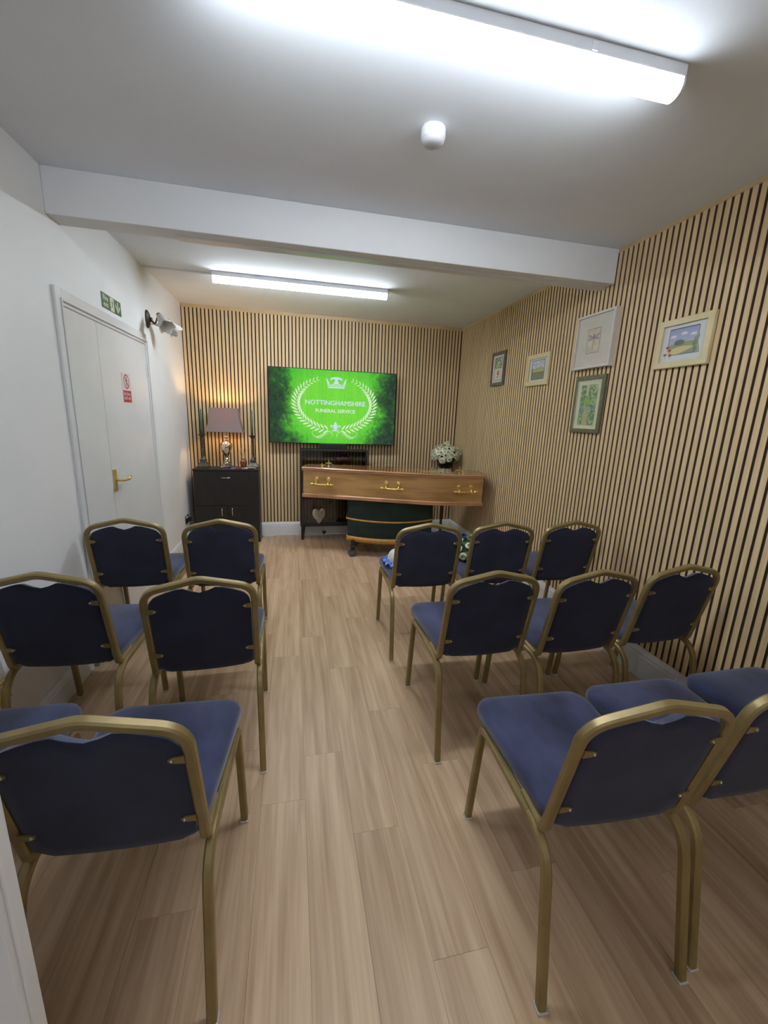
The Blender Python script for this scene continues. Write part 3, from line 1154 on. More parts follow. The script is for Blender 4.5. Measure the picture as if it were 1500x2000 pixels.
rd = thing('reed_diffuser', 'small brown pot of reed sticks between lamp and candlestick', 'diffuser', (-0.548, 4.86, lz))
pot = lathe(bmesh.new(), [(0.026, 0), (0.030, 0.02), (0.036, 0.05), (0.037, 0.07), (0.031, 0.086), (0.022, 0.092), (0.024, 0.098), (0.018, 0.098), (0.016, 0.08), (0.0, 0.075)], 20)
autosmooth(obj('pot', pot, mat('brown_glaze', rgb(120, 80, 48), 0.25, vary=rgb(92, 58, 34), scale=(30, 30, 30)), rd), 40)
for k, (dx, dy) in enumerate(((-0.05, 0.01), (-0.02, -0.01), (0.012, 0.01), (0.035, -0.012), (0.055, 0.005))):
    bmc = bmesh.new()
    tube(bmc, [(dx * 0.1, dy * 0.1, 0.078), (dx, dy, 0.215 + 0.01 * (k % 3))], 0.0018, 6)
    obj('reed', bmc, mat('pale_reed', rgb(206, 176, 126), 0.8, vary=rgb(190, 160, 110), scale=(40, 40, 40)), rd)


def small_item(name, label, x, y, w, d, h, rz, m1, m2=None, cap=None, cat='trinket'):
    t = thing(name, label, cat, (x, y, lz), rz, 'odds and ends on the cabinet')
    obj('body', B(-w / 2, w / 2, -d / 2, d / 2, 0, h, bev=min(h, d) * 0.3), m1, t)
    if m2:
        obj('cap', B(w / 2, w / 2 + (cap or 0.015), -d / 2 * 0.9, d / 2 * 0.9, 0.001, h * 0.95, bev=min(h, d) * 0.25), m2, t)


PC = lambda n, r, g, b: mat(n, rgb(r, g, b), 0.45, vary=rgb(int(r * 0.9), int(g * 0.9), int(b * 0.9)), scale=(30, 30, 30))
small_item('lighter', 'small lilac lighter on the cabinet edge below the lamp', -0.642, 4.757, 0.055, 0.02, 0.013, 0.25, PC('lilac', 140, 122, 158), STEEL, 0.012, 'lighter')
small_item('lighter', 'small red lighter on the cabinet edge below the lamp', -0.594, 4.752, 0.05, 0.022, 0.015, -0.2, PC('signal_red', 176, 42, 44), STEEL, 0.010, 'lighter')
small_item('lighter', 'small pale grey lighter between red lighter and marker', -0.536, 4.752, 0.06, 0.02, 0.012, -0.35, PC('pale_grey', 176, 174, 168), PLASTW, 0.012, 'lighter')
small_item('marker_pen', 'black marker pen with yellow end on the cabinet edge', -0.472, 4.752, 0.10, 0.014, 0.013, 0.06, PC('ink_black', 40, 40, 42), PC('marker_yellow', 210, 170, 60), 0.012, 'pen')
small_item('spare_candle', 'white candle stub lying on the cabinet behind the marker pen', -0.475, 4.785, 0.11, 0.016, 0.015, 0.05, PC('wax_white', 206, 204, 196), None, None, 'candle')

# ------------------------------------------------------------------ television on its open stand
stand = thing('tv_stand', 'tall black open stand with tapered legs behind the coffin', 'stand')
SX0, SX1, SY0, SY1 = 0.072, 0.848, 4.765, 4.970
for x in (SX0, SX1 - 0.026):
    obj('side_panel', B(x, x + 0.026, SY0, SY1, 0.165, 1.066, bev=0.002), BLACKM, stand)
for z, nm in ((1.048, 'top_shelf'), (0.488, 'shelf'), (0.165, 'bottom_shelf')):
    obj(nm, B(SX0 + 0.026, SX1 - 0.026, SY0, SY1, z, z + (0.05 if nm == 'bottom_shelf' else 0.018), bev=0.002), BLACKM, stand)
for x, y, sx, sy in ((SX0 + 0.035, SY0 + 0.03, -1, -1), (SX1 - 0.035, SY0 + 0.03, 1, -1), (SX0 + 0.035, SY1 - 0.03, -1, 1), (SX1 - 0.035, SY1 - 0.03, 1, 1)):
    bmc = bmesh.new()
    lathe(bmc, [(0.013, 0.0), (0.024, 0.165)], 14)
    for v_ in bmc.verts:
        f = 1 - v_.co.z / 0.165
        v_.co.x += x + sx * 0.012 * f
        v_.co.y += y + sy * 0.012 * f
    autosmooth(obj('leg', bmc, BLACKM, stand), 40)

SMOKE = bpy.data.materials.new('smoked_glass')
SMOKE.use_nodes = True
nt = SMOKE.node_tree
nt.nodes.remove(nt.nodes['Principled BSDF'])
g1 = nt.nodes.new('ShaderNodeBsdfTransparent')
g1.inputs[0].default_value = (0.64, 0.62, 0.58, 1)
g2 = nt.nodes.new('ShaderNodeBsdfGlossy')
g2.inputs['Roughness'].default_value = 0.03
gm = nt.nodes.new('ShaderNodeMixShader')
gm.inputs[0].default_value = 0.05
nt.links.new(g1.outputs[0], gm.inputs[1])
nt.links.new(g2.outputs[0], gm.inputs[2])
nt.links.new(gm.outputs[0], nt.nodes['Material Output'].inputs[0])
for x0_, x1_ in ((SX0 + 0.027, 0.4585), (0.4615, SX1 - 0.027)):
    gd = obj('glass_door', B(x0_, x1_, SY0 + 0.002, SY0 + 0.006, 0.2165, 1.047), SMOKE, stand)
    hx = x1_ - 0.03 if x0_ < 0.3 else x0_ + 0.03
    obj('knob', lathe(bmesh.new(), [(0.004, 0), (0.004, 0.008), (0.009, 0.012), (0.009, 0.018), (0.0, 0.02)], 12), BLACKM, gd, loc=(hx, SY0 + 0.002, 0.47), rot=(PI / 2, 0, 0))

TVX, TVZ, TVW, TVH, TVY = 0.463, 1.537, 1.446, 0.826, 4.900
tv = thing('television', 'large flat television showing a bright green memorial crest', 'television', (TVX, TVY, TVZ))
obj('casing', B(-TVW / 2, TVW / 2, 0.0, 0.03, -TVH / 2, TVH / 2, bev=0.003), mat('tv_black', rgb(24, 24, 26), 0.35, vary=rgb(20, 20, 22), scale=(9, 9, 9)), tv)
obj('rear_housing', B(-0.45, 0.45, 0.03, 0.06, -0.36, 0.2, bev=0.008), MATS['tv_black'], tv)
obj('stand_foot', B(-0.165, 0.150, -0.05, 0.05, 1.0665 - TVZ, -TVH / 2 + 0.004, bev=0.004), mat('tv_foot', rgb(26, 32, 30), 0.3, vary=rgb(22, 28, 26), scale=(9, 9, 9)), tv)
# picture on the screen
NW, NH = 288, 162
uu, vv = np.meshgrid(np.linspace(0, 1, NW), np.linspace(0, 1, NH))
rad = np.sqrt(((uu - 0.5) / 0.56) ** 2 + ((vv - 0.52) / 0.78) ** 2)
n_a = noise2(NW, NH, 9, 1) * 0.5 + noise2(NW, NH, 22, 2) * 0.3 + noise2(NW, NH, 60, 3) * 0.2
n_b = noise2(NW, NH, 48, 4) * 0.6 + noise2(NW, NH, 120, 5) * 0.4
streak = np.repeat(noise2(NW, 4, 130, 6)[1:2], NH, 0)
edge = np.clip((np.abs(uu - 0.5) * 2 - 0.50) / 0.42, 0, 1) ** 1.2 + np.clip((vv - 0.62) / 0.5, 0, 1) * 0.55 * np.clip((np.abs(uu - 0.5) * 2 - 0.28) / 0.3, 0, 1)
dark = np.clip((edge + (n_a - 0.5) * 1.15 * np.clip(edge * 3, 0, 1) + (n_b - 0.5) * 0.75 * np.clip(edge * 3, 0, 1)) * 1.1 - 0.10, 0, 1)
dark = np.clip(dark, 0, 1)[..., None]
core = np.clip(1 - rad, 0, 1)[..., None]
lime = np.array([122, 224, 70.0])
green = np.array([62, 184, 58.0])
deep = np.array([58, 84, 64.0])
c_t = np.clip(core * 1.7 + 0.15 * (1 - vv[..., None]), 0, 1)
img = green * (1 - c_t) + lime * c_t
img = img * (1 + 0.07 * (streak[..., None] - 0.5) + 0.05 * (n_b[..., None] - 0.5))
img = img * (1 - dark) + deep * (0.85 + 0.5 * (n_b[..., None] - 0.5)) * dark
scr = raster_mesh('screen', img, TVW - 0.012, TVH - 0.014)
screen = link('screen', scr, print_mat('lit_screen', emission=0.92), tv, loc=(0, -0.0006, 0), rot=E3(ROT_BACK))
CREST = emit('crest_white', rgb(226, 238, 214), 0.95)
CRESTB = emit('crest_pale_blue', rgb(206, 230, 236), 0.95)


def on_screen(name, me_or_bm, m, u=0.5, v=0.5):
    if isinstance(me_or_bm, bmesh.types.BMesh):
        me = bpy.data.meshes.new(name)
        me_or_bm.to_mesh(me)
        me_or_bm.free()
    else:
        me = me_or_bm
        me.name = name
    me.materials.clear()
    return link(name, me, m, tv, loc=((u - 0.5) * TVW, -0.0014, (0.5 - v) * TVH), rot=E3(ROT_BACK))


on_screen('screen_lettering', thicken(fit_text(text_mesh('NOTTINGHAMSHIRE', 0.06), 0.684, 0.050), 0.0018), CRESTB, 0.513, 0.437)
on_screen('screen_lettering', thicken(fit_text(text_mesh('FUNERAL SERVICE', 0.045), 0.452, 0.037), 0.0013), CREST, 0.511, 0.545)
# laurel wreath
for s in (-1, 1):
    bmw = bmesh.new()
    ea, eb = 0.437, 0.298
    NL = 23
    for k in range(NL):
        th = math.radians(-80 + 141 * k / (NL - 1))
        # right branch runs from the foot up to the crown
        px, py = ea * math.cos(th), eb * math.sin(th)
        tx, ty = -ea * math.sin(th), eb * math.cos(th)
        L = math.hypot(tx, ty)
        tx, ty = tx / L, ty / L
        size = 0.080 * (1.0 if k < NL - 8 else 1 - 0.075 * (k - NL + 8))
        for side in (-1, 1):
            a = math.radians(42 * side)
            dx, dy = tx * math.cos(a) - ty * math.sin(a), tx * math.sin(a) + ty * math.cos(a)
            nx, ny = -dy, dx
            leafp = [(0, 0), (0.3, 0.12), (0.65, 0.12), (1.0, 0.0), (0.65, -0.09), (0.3, -0.07)]
            pts = [(s * (px + dx * q * size + nx * w_ * size), py + dy * q * size + ny * w_ * size) for q, w_ in leafp]
            vs_ = [bmw.verts.new((x_, y_, 0)) for x_, y_ in (pts if s == 1 else pts[::-1])]
            bmw.faces.new(vs_)
    on_screen('laurel_branch', bmw, CREST, 0.508, 0.452)['kind'] = 'stuff'
# crown
bmw = bmesh.new()
flat_poly(bmw, [[(-0.092, -0.062), (0.092, -0.062), (0.096, -0.046), (-0.096, -0.046)],
                [(-0.097, -0.04), (0, -0.04), (0, -0.03), (-0.06, -0.026), (-0.1, -0.034)], [(0, -0.04), (0.097, -0.04), (0.1, -0.034), (0.06, -0.026), (0, -0.03)]])
flat_poly(bmw, [[(-0.098, -0.03), (-0.075, -0.022), (-0.086, 0.005), (-0.104, 0.036), (-0.116, 0.046), (-0.110, 0.018)],
                [(-0.068, -0.02), (-0.03, -0.022), (0.0, -0.02), (0.0, 0.002), (-0.02, -0.002), (-0.042, -0.016)],
                [(0.0, 0.0), (-0.03, 0.0), (-0.014, 0.02), (-0.016, 0.034), (0.0, 0.036)],
                [(0.0, 0.034), (-0.03, 0.036), (-0.058, 0.028), (-0.072, 0.036), (-0.056, 0.050), (-0.03, 0.058), (0.0, 0.058)],
                [(-0.072, 0.036), (-0.066, 0.022), (-0.052, 0.016), (-0.06, 0.026)]], mirror=True)
on_screen('crown_emblem', bmw, CRESTB, 0.516, 0.165)
# fleur-de-lis
bmw = bmesh.new()
flat_poly(bmw, [[(0, -0.05), (0.007, -0.045), (0.009, -0.01), (0.02, 0.015), (0.017, 0.035), (0, 0.062), (-0.017, 0.035), (-0.02, 0.015), (-0.009, -0.01), (-0.007, -0.045)],
                [(-0.035, -0.018), (0.035, -0.018), (0.035, -0.010), (-0.035, -0.010)]])
flat_poly(bmw, [[(0.012, -0.008), (0.026, 0.018), (0.042, 0.024), (0.056, 0.016), (0.060, 0.0), (0.054, -0.008), (0.047, -0.004), (0.05, 0.004), (0.044, 0.01), (0.034, 0.006), (0.024, -0.008)],
                [(0.010, -0.02), (0.02, -0.036), (0.034, -0.040), (0.044, -0.032), (0.036, -0.048), (0.02, -0.05), (0.008, -0.04)]], mirror=True)
on_screen('fleur_emblem', bmw, CRESTB, 0.512, 0.765)
# flourish lines
for s in (-1, 1):
    bmw = bmesh.new()

    def ribbon(pts, w0):
        P_ = [Vector((x_, y_, 0)) for x_, y_ in pts]
        sm = []
        for i_ in range(len(P_) - 1):
            p0, p1, p2, p3 = P_[max(i_ - 1, 0)], P_[i_], P_[i_ + 1], P_[min(i_ + 2, len(P_) - 1)]
            for k in range(6):
                t_ = k / 6
                sm.append(0.5 * ((2 * p1) + (p2 - p0) * t_ + (2 * p0 - 5 * p1 + 4 * p2 - p3) * t_ ** 2 + (3 * p1 - p0 - 3 * p2 + p3) * t_ ** 3))
        sm.append(P_[-1])
        prev = None
        for i_, q in enumerate(sm):
            d_ = (sm[min(i_ + 1, len(sm) - 1)] - sm[max(i_ - 1, 0)]).normalized()
            nn = Vector((-d_.y, d_.x, 0)) * w0 * (0.4 + 0.6 * math.sin(PI * i_ / (len(sm) - 1)))
            cur = (bmw.verts.new((s * (q + nn).x, (q + nn).y, 0)), bmw.verts.new((s * (q - nn).x, (q - nn).y, 0)))
            if prev:
                bmw.faces.new((prev[0], prev[1], cur[1], cur[0]))
            prev = cur
    ribbon([(0.246, 0.036), (0.262, 0.01), (0.24, -0.022), (0.2, -0.03), (0.15, -0.006), (0.1, 0.028), (0.06, 0.03), (0.03, 0.008), (0.024, -0.016), (0.036, -0.026)], 0.0032)
    ribbon([(0.225, -0.032), (0.18, -0.036), (0.13, -0.006), (0.09, 0.022)], 0.0028)
    ribbon([(0.215, -0.044), (0.17, -0.046), (0.12, -0.012), (0.08, 0.014)], 0.0022)
    on_screen('flourish_emblem', bmw, CREST, 0.508, 0.865)

# ------------------------------------------------------------------ roses and other flowers


def rose_mesh(name, m, seed):
    rn = random.Random(seed)
    bmr = bmesh.new()
    for layer, (r, h, npet, tilt) in enumerate(((0.007, 0.020, 4, 0.15), (0.014, 0.019, 5, 0.45), (0.022, 0.015, 6, 0.85), (0.029, 0.009, 6, 1.25))):
        for k in range(npet):
            a = 2 * PI * (k + 0.5 * layer) / npet + rn.uniform(-0.2, 0.2)
            wd = 2 * PI / npet * 0.68
            g = []
            for iv in range(3):
                fv = iv / 2
                rr = r * (0.35 + 0.65 * fv) if layer else r * (0.8 + 0.2 * fv)
                zz = h * fv * (1.0) - 0.010 * tilt * fv * fv
                g.append([bmr.verts.new(((rr + (0.003 if iv == 2 else 0) * math.cos(q * 3)) * math.cos(a + q * wd), (rr) * math.sin(a + q * wd), zz - 0.0035 * q * q * fv)) for q in (-1, -0.5, 0, 0.5, 1)])
            for r0, r1 in zip(g[:-1], g[1:]):
                for q in range(4):
                    bmr.faces.new((r0[q], r0[q + 1], r1[q + 1], r1[q]))
    me = bpy.data.meshes.new(name)
    bmr.to_mesh(me)
    bmr.free()
    me.materials.append(m)
    for p in me.polygons:
        p.use_smooth = True
    return me


def leaf_cluster(spots, size, rn):
    bml = bmesh.new()
    for p, n_ in spots:
        n_ = Vector(n_).normalized()
        t1 = n_.orthogonal().normalized()
        t1.rotate(Quaternion(n_, rn.uniform(0, 2 * PI)))
        t2 = n_.cross(t1)
        s = size * rn.uniform(0.7, 1.2)
        c = Vector(p)
        prof = [(0, 0), (0.3, 0.22), (0.65, 0.2), (1.0, 0), (0.65, -0.2), (0.3, -0.22)]
        up = [bml.verts.new(c + t1 * (q * s) + t2 * (w_ * s) + n_ * (0.10 * s * math.sin(q * PI) + 0.004)) for q, w_ in prof]
        dn = [bml.verts.new(v.co - n_ * 0.0015) for v in up]
        bml.faces.new(up)
        bml.faces.new(dn[::-1])
        for k in range(6):
            bml.faces.new((up[k], dn[k], dn[(k + 1) % 6], up[(k + 1) % 6]))
    return bml


rose_w = [rose_mesh('rose', ROSEW, 3), rose_mesh('rose', ROSEW, 9)]
rose_r = rose_mesh('rose', ROSER, 5)
rose_b = rose_mesh('rose', ROSEB, 6)


def put_rose(parent, me, p, n_, s):
    o = link('rose', me, None, parent, loc=p)
    q = Vector((0, 0, 1)).rotation_difference(Vector(n_).normalized())
    o.rotation_mode = 'QUATERNION'
    o.rotation_quaternion = q
    o.scale = (s, s, s)
    return o


def fib(n):
    g = PI * (3 - math.sqrt(5))
    for k in range(n):
        z = 1 - 2 * (k + 0.5) / n
        r = math.sqrt(1 - z * z)
        yield Vector((r * math.cos(g * k), r * math.sin(g * k), z))


# pedestal with the dome of white roses in the far right corner
ped = thing('flower_pedestal', 'slim dark mahogany pedestal on a black base in the far right corner', 'pedestal', (1.815, 4.79, 0))
obj('base', B(-0.14, 0.14, -0.14, 0.14, 0.0, 0.022, bev=0.004), BLACKM, ped)
MAHOG = mat('mahogany', rgb(66, 36, 28), 0.35, vary=rgb(50, 26, 20), scale=(30, 30, 4))
autosmooth(obj('column', lathe(bmesh.new(), [(0.04, 0.022), (0.036, 0.05), (0.018, 0.07), (0.015, 0.2), (0.020, 0.45), (0.015, 0.7), (0.018, 0.80), (0.03, 0.83)], 16), MAHOG, ped), 40)
autosmooth(obj('top_plate', lathe(bmesh.new(), [(0.03, 0.83), (0.11, 0.834), (0.115, 0.842), (0.112, 0.85), (0.0, 0.85)], 24), MAHOG, ped), 40)
bq = thing('rose_bouquet', 'dome of cream white roses on the corner pedestal behind the coffin', 'bouquet', (1.818, 4.79, 0.85))
autosmooth(obj('bowl', lathe(bmesh.new(), [(0.05, 0), (0.075, 0.03), (0.09, 0.07), (0.085, 0.07), (0.0, 0.05)], 24), BLACKM, bq), 40)
rn = random.Random(11)
spots = []
for d_ in fib(120):
    if d_.z > -0.25:
        p_ = Vector((d_.x * 0.135, d_.y * 0.125, 0.165 + d_.z * 0.105))
        spots.append((p_, d_ + Vector((rn.uniform(-.5, .5), rn.uniform(-.5, .5), rn.uniform(-.5, .5)))))
bmc = bmesh.new()
lathe(bmc, [(0.02, 0.06), (0.10, 0.09), (0.125, 0.15), (0.11, 0.21), (0.06, 0.25), (0.0, 0.262)], 16)
obj('moss_core', bmc, LEAF, bq)
obj('foliage', leaf_cluster(spots, 0.06, rn), LEAF, bq)['kind'] = 'stuff'
for k, d_ in enumerate(fib(62)):
    if d_.z > -0.35:
        j = Vector((rn.uniform(-1, 1), rn.uniform(-1, 1), rn.uniform(-1, 1))) * 0.010
        put_rose(bq, rose_w[k % 2], Vector((d_.x * 0.162, d_.y * 0.145, 0.172 + d_.z * 0.128)) + j, d_, rn.uniform(1.15, 1.45))
put_rose(bq, rose_w[0], (0.0, -0.02, 0.325), (0, -0.3, 1), 1.4)

# red roses in a dark vase inside the stand
rv = thing('red_rose_vase', 'dark red roses in a black vase on the stand below the television', 'flowers', (0.570, 4.850, 0.506))
autosmooth(obj('vase', lathe(bmesh.new(), [(0.03, 0), (0.045, 0.04), (0.05, 0.12), (0.035, 0.24), (0.03, 0.30), (0.036, 0.32), (0.03, 0.32), (0.0, 0.28)], 20), BLACKM, rv), 40)
rn = random.Random(4)
obj('foliage', leaf_cluster([(Vector((rn.uniform(-.06, .06), rn.uniform(-.04, .04), rn.uniform(.33, .42))), (rn.uniform(-1, 1), rn.uniform(-1, 1), 0.5)) for _ in range(24)], 0.05, rn), LEAF, rv)['kind'] = 'stuff'
for k, d_ in enumerate(fib(20)):
    if d_.z > -0.4:
        put_rose(rv, rose_r, (d_.x * 0.085, d_.y * 0.05, 0.44 + d_.z * 0.055), d_, 1.1)


# heart ornaments in the stand
def heart_pts(w, h, n=32):
    out = []
    for k in range(n):
        a = 2 * PI * k / n
        x_ = 16 * math.sin(a) ** 3
        y_ = 13 * math.cos(a) - 5 * math.cos(2 * a) - 2 * math.cos(3 * a) - math.cos(4 * a)
        out.append((x_ / 32 * w, (y_ + 2.5) / 29 * h))
    return out


wh = thing('wicker_heart', 'white wicker heart hanging on the glass front of the black stand', 'heart ornament', (0.281, 4.706, 0.205), 0.25)
hb = bmesh.new()
hp_ = heart_pts(0.155, 0.185)
loft(hb, [[(x_ * f, d_, 0.098 + z_ * f) for x_, z_ in hp_] for f, d_ in ((0.80, -0.026), (0.93, -0.020), (1.0, -0.006), (1.0, 0.006), (0.93, 0.020), (0.80, 0.026))])
obj('body', hb, mat('white_wicker', rgb(228, 217, 200), 0.9, vary=rgb(160, 144, 122), scale=(110, 60, 110), detail=2, bump=0.8, bscale=(140, 60, 140)), wh)
for k in range(9):
    bmc = bmesh.new()
    f = -0.8 + 0.2 * k
    zz = 0.098 + f * 0.075
    hw = max(abs(x_) for x_, z_ in hp_ if abs(0.098 + z_ - zz) < 0.018) * 0.93
    tube(bmc, [(-hw, -0.012, zz - 0.006), (-hw * 0.5, -0.027, zz + 0.006), (0, -0.0285, zz - 0.004), (hw * 0.5, -0.027, zz + 0.006), (hw, -0.012, zz - 0.006)], 0.0045, 6)
    obj('wicker_strand', bmc, MATS['white_wicker'], wh, smooth=True)

bmc = bmesh.new()
tube(bmc, fillet([(0.0, 0.0, 0.165), (0.05, 0.0, 0.22), (0.150, 0.012, 0.262)], 0.03, 4), 0.0016, 6)
obj('cord', bmc, BLACKM, wh)
bh = thing('black_heart', 'small black heart hanging on a cord below the black stand', 'heart ornament', (0.346, 4.745, 0.0))
hb = bmesh.new()
prism(hb, [(x_, 0.092 + z_) for x_, z_ in heart_pts(0.048, 0.052)], lambda u_, v_, d_: (u_, d_, v_), -0.006, 0.006)
obj('heart', hb, BLACKM, bh)
bmc = bmesh.new()
tube(bmc, [(0, 0, 0.108), (0.0, 0.0, 0.2), (0.03, 0.0, 0.36), (0.082, 0.0, 0.468)], 0.0018, 6)
obj('cord', bmc, BLACKM, bh)

for nm, lab, x_, m_ in (('blue_ornament', 'small blue glazed bowl on the stand shelf just below the coffin', 0.25, PC('blue_glaze', 96, 104, 170)),
                        ('green_ornament', 'small pale green bowl on the stand shelf just below the coffin', 0.475, PC('pale_green_glaze', 150, 160, 96))):
    o = obj(nm, lathe(bmesh.new(), [(0.03, 0), (0.04, 0.004), (0.055, 0.03), (0.05, 0.03), (0.034, 0.008), (0.0, 0.006)], 20), m_, loc=(x_, 4.83, 0.506))
    autosmooth(o, 40)
    tag(o, lab, 'bowl')

# mains cable lying along the far skirting
bmc = bmesh.new()
tube(bmc, fillet([(-0.375, 4.965, 0.003), (-0.28, 4.96, 0.003), (-0.2, 4.972, 0.012), (-0.12, 4.975, 0.024), (-0.02, 4.972, 0.014), (0.06, 4.955, 0.003), (0.2, 4.95, 0.003), (0.42, 4.955, 0.003)], 0.08, 5), 0.0028, 6)
tag(obj('mains_cable', bmc, PLASTW, smooth=True), 'thin white mains cable lying along the far skirting board', 'cable')

# ------------------------------------------------------------------ tributes on the front row chairs
SEAT = 0.4975
tb_ = thing('pillow_tribute', 'white flower pillow with blue ribbon ruffle on the aisle chair of front right row', 'tribute', (0.742, 2.555, SEAT - 0.004), 0.1)
pil = bmesh.new()
NP = 28
ringf = lambda rx, ry, z: [(rx * math.cos(2 * PI * k / NP), ry * math.sin(2 * PI * k / NP), z) for k in range(NP)]
loft(pil, [ringf(0.115, 0.105, 0.003), ringf(0.132, 0.12, 0.02), ringf(0.132, 0.12, 0.045), ringf(0.115, 0.105, 0.075), ringf(0.08, 0.07, 0.095), ringf(0.03, 0.03, 0.103)])
obj('pillow', pil, mat('white_chrysanthemum', rgb(226, 226, 222), 0.9, vary=rgb(200, 202, 198), scale=(60, 60, 60), bump=0.8, bscale=(90, 90, 90)), tb_, smooth=True)
bmc = bmesh.new()
NR = 120
r0, r1 = [], []
for k in range(NR):
    a = 2 * PI * k / NR
    w_ = math.sin(k * 2 * PI / 6)
    r0.append(bmc.verts.new((0.128 * math.cos(a), 0.118 * math.sin(a), 0.028)))
    rr = 1.0 + 0.03 * math.cos(k * 2 * PI / 6)
    r1.append(bmc.verts.new((0.165 * rr * math.cos(a), 0.152 * rr * math.sin(a), 0.016 + 0.011 * w_)))
for k in range(NR):
    bmc.faces.new((r0[k], r0[(k + 1) % NR], r1[(k + 1) % NR], r1[k]))
rf = obj('ribbon_ruffle', bmc, mat('blue_satin', rgb(74, 124, 214), 0.3, vary=rgb(56, 100, 196), scale=(30, 30, 30)), tb_)
sm_ = rf.modifiers.new('thickness', 'SOLIDIFY')
sm_.thickness = 0.002

ps = thing('flower_posy', 'posy of white and royal blue roses with green leaves on a front right chair', 'posy', (1.215, 2.60, SEAT - 0.002), 0)
rn = random.Random(21)
bmc = bmesh.new()
lathe(bmc, [(0.10, 0.002), (0.115, 0.02), (0.11, 0.06), (0.08, 0.11), (0.03, 0.135), (0.0, 0.138)], 18)
obj('moss_core', bmc, LEAF, ps)
sp_ = []
for d_ in fib(150):
    if d_.z > -0.05:
        sp_.append((Vector((d_.x * 0.125, d_.y * 0.12, 0.03 + d_.z * 0.115)), d_ + Vector((rn.uniform(-.7, .7), rn.uniform(-.7, .7), rn.uniform(-.3, .7)))))
obj('foliage', leaf_cluster(sp_, 0.055, rn), GREENL, ps)['kind'] = 'stuff'
for k, d_ in enumerate(fib(44)):
    if d_.z > 0.0:
        put_rose(ps, rose_b if k % 4 == 1 else rose_w[k % 2], (d_.x * 0.142, d_.y * 0.135, 0.04 + d_.z * 0.125), d_, rn.uniform(0.8, 1.0))


# ------------------------------------------------------------------ framed pictures on the slatted wall
def picture(name, label, y0, y1, z0, z1, depth, fw, m, img, mat_m, pw, ph, pdz=0.0, pdy=0.0, bevel=0.003, lip=None):
    """frame hung on the right wall; y0 > y1 (far to near)"""
    w, h = y0 - y1, z1 - z0
    t = thing(name, label, 'picture', (XR, (y0 + y1) / 2, (z0 + z1) / 2), 0, 'framed pictures on the slatted wall')
    t.rotation_euler = E3(ROT_RIGHT)                      # local x = towards camera, y = up, z = into the room
    bmf = bmesh.new()
    o_ = [(-w / 2, -h / 2), (w / 2, -h / 2), (w / 2, h / 2), (-w / 2, h / 2)]
    i_ = [(-w / 2 + fw, -h / 2 + fw), (w / 2 - fw, -h / 2 + fw), (w / 2 - fw, h / 2 - fw), (-w / 2 + fw, h / 2 - fw)]
    b_ = bevel
    sh = lambda q, d_: [(x_ - math.copysign(d_, x_), y_ - math.copysign(d_, y_)) for x_, y_ in q]
    rr = [[(x_, y_, 0.0005) for x_, y_ in i_], [(x_, y_, 0.0005) for x_, y_ in o_], [(x_, y_, depth - b_) for x_, y_ in o_], [(x_, y_, depth) for x_, y_ in sh(o_, b_)],
          [(x_, y_, depth) for x_, y_ in sh(i_, -b_ * 0.5)], [(x_, y_, depth - b_) for x_, y_ in i_]]
    vs_ = [[bmf.verts.new(p) for p in r] for r in rr]
    vs_.append(vs_[0])
    for a_, c_ in zip(vs_[:-1], vs_[1:]):
        for k in range(4):
            bmf.faces.new((a_[k], a_[(k + 1) % 4], c_[(k + 1) % 4], c_[k]))
    obj('frame', bmf, m, t)
    if lip:
        bml = bmesh.new()
        for sx in (-1, 1):
            box(bml, sx * (w / 2 - fw) - 0.002, sx * (w / 2 - fw) + 0.002, -h / 2 + fw, h / 2 - fw, depth - 0.008, depth - 0.002)
            box(bml, -w / 2 + fw, w / 2 - fw, sx * (h / 2 - fw) - 0.002, sx * (h / 2 - fw) + 0.002, depth - 0.008, depth - 0.002)
        obj('slip', bml, lip, t)
    zb = depth - 0.010
    obj('mount_board', B(-w / 2 + fw, w / 2 - fw, -h / 2 + fw, h / 2 - fw, zb - 0.004, zb), mat_m, t)
    me = raster_mesh('artwork', img, pw, ph)
    link('artwork', me, print_mat('print_' + name), t, loc=(pdy, pdz, zb + 0.0008))
    return t


def canvas(w, h):
    u_, v_ = np.meshgrid(np.linspace(0, 1, w), np.linspace(0, 1, h))
    return u_, v_, np.zeros((h, w, 3))


def fill(img, mask, col, a=1.0):
    mk = np.clip(mask, 0, 1)[..., None] * a
    return img * (1 - mk) + np.array(col, float) * mk


def soft(d, w=0.02):
    return np.clip(0.5 - d / w, 0, 1)


def blob(u_, v_, cx, cy, rx, ry, w=0.25):
    return np.clip((1 - np.sqrt(((u_ - cx) / rx) ** 2 + ((v_ - cy) / ry) ** 2)) / w, 0, 1)


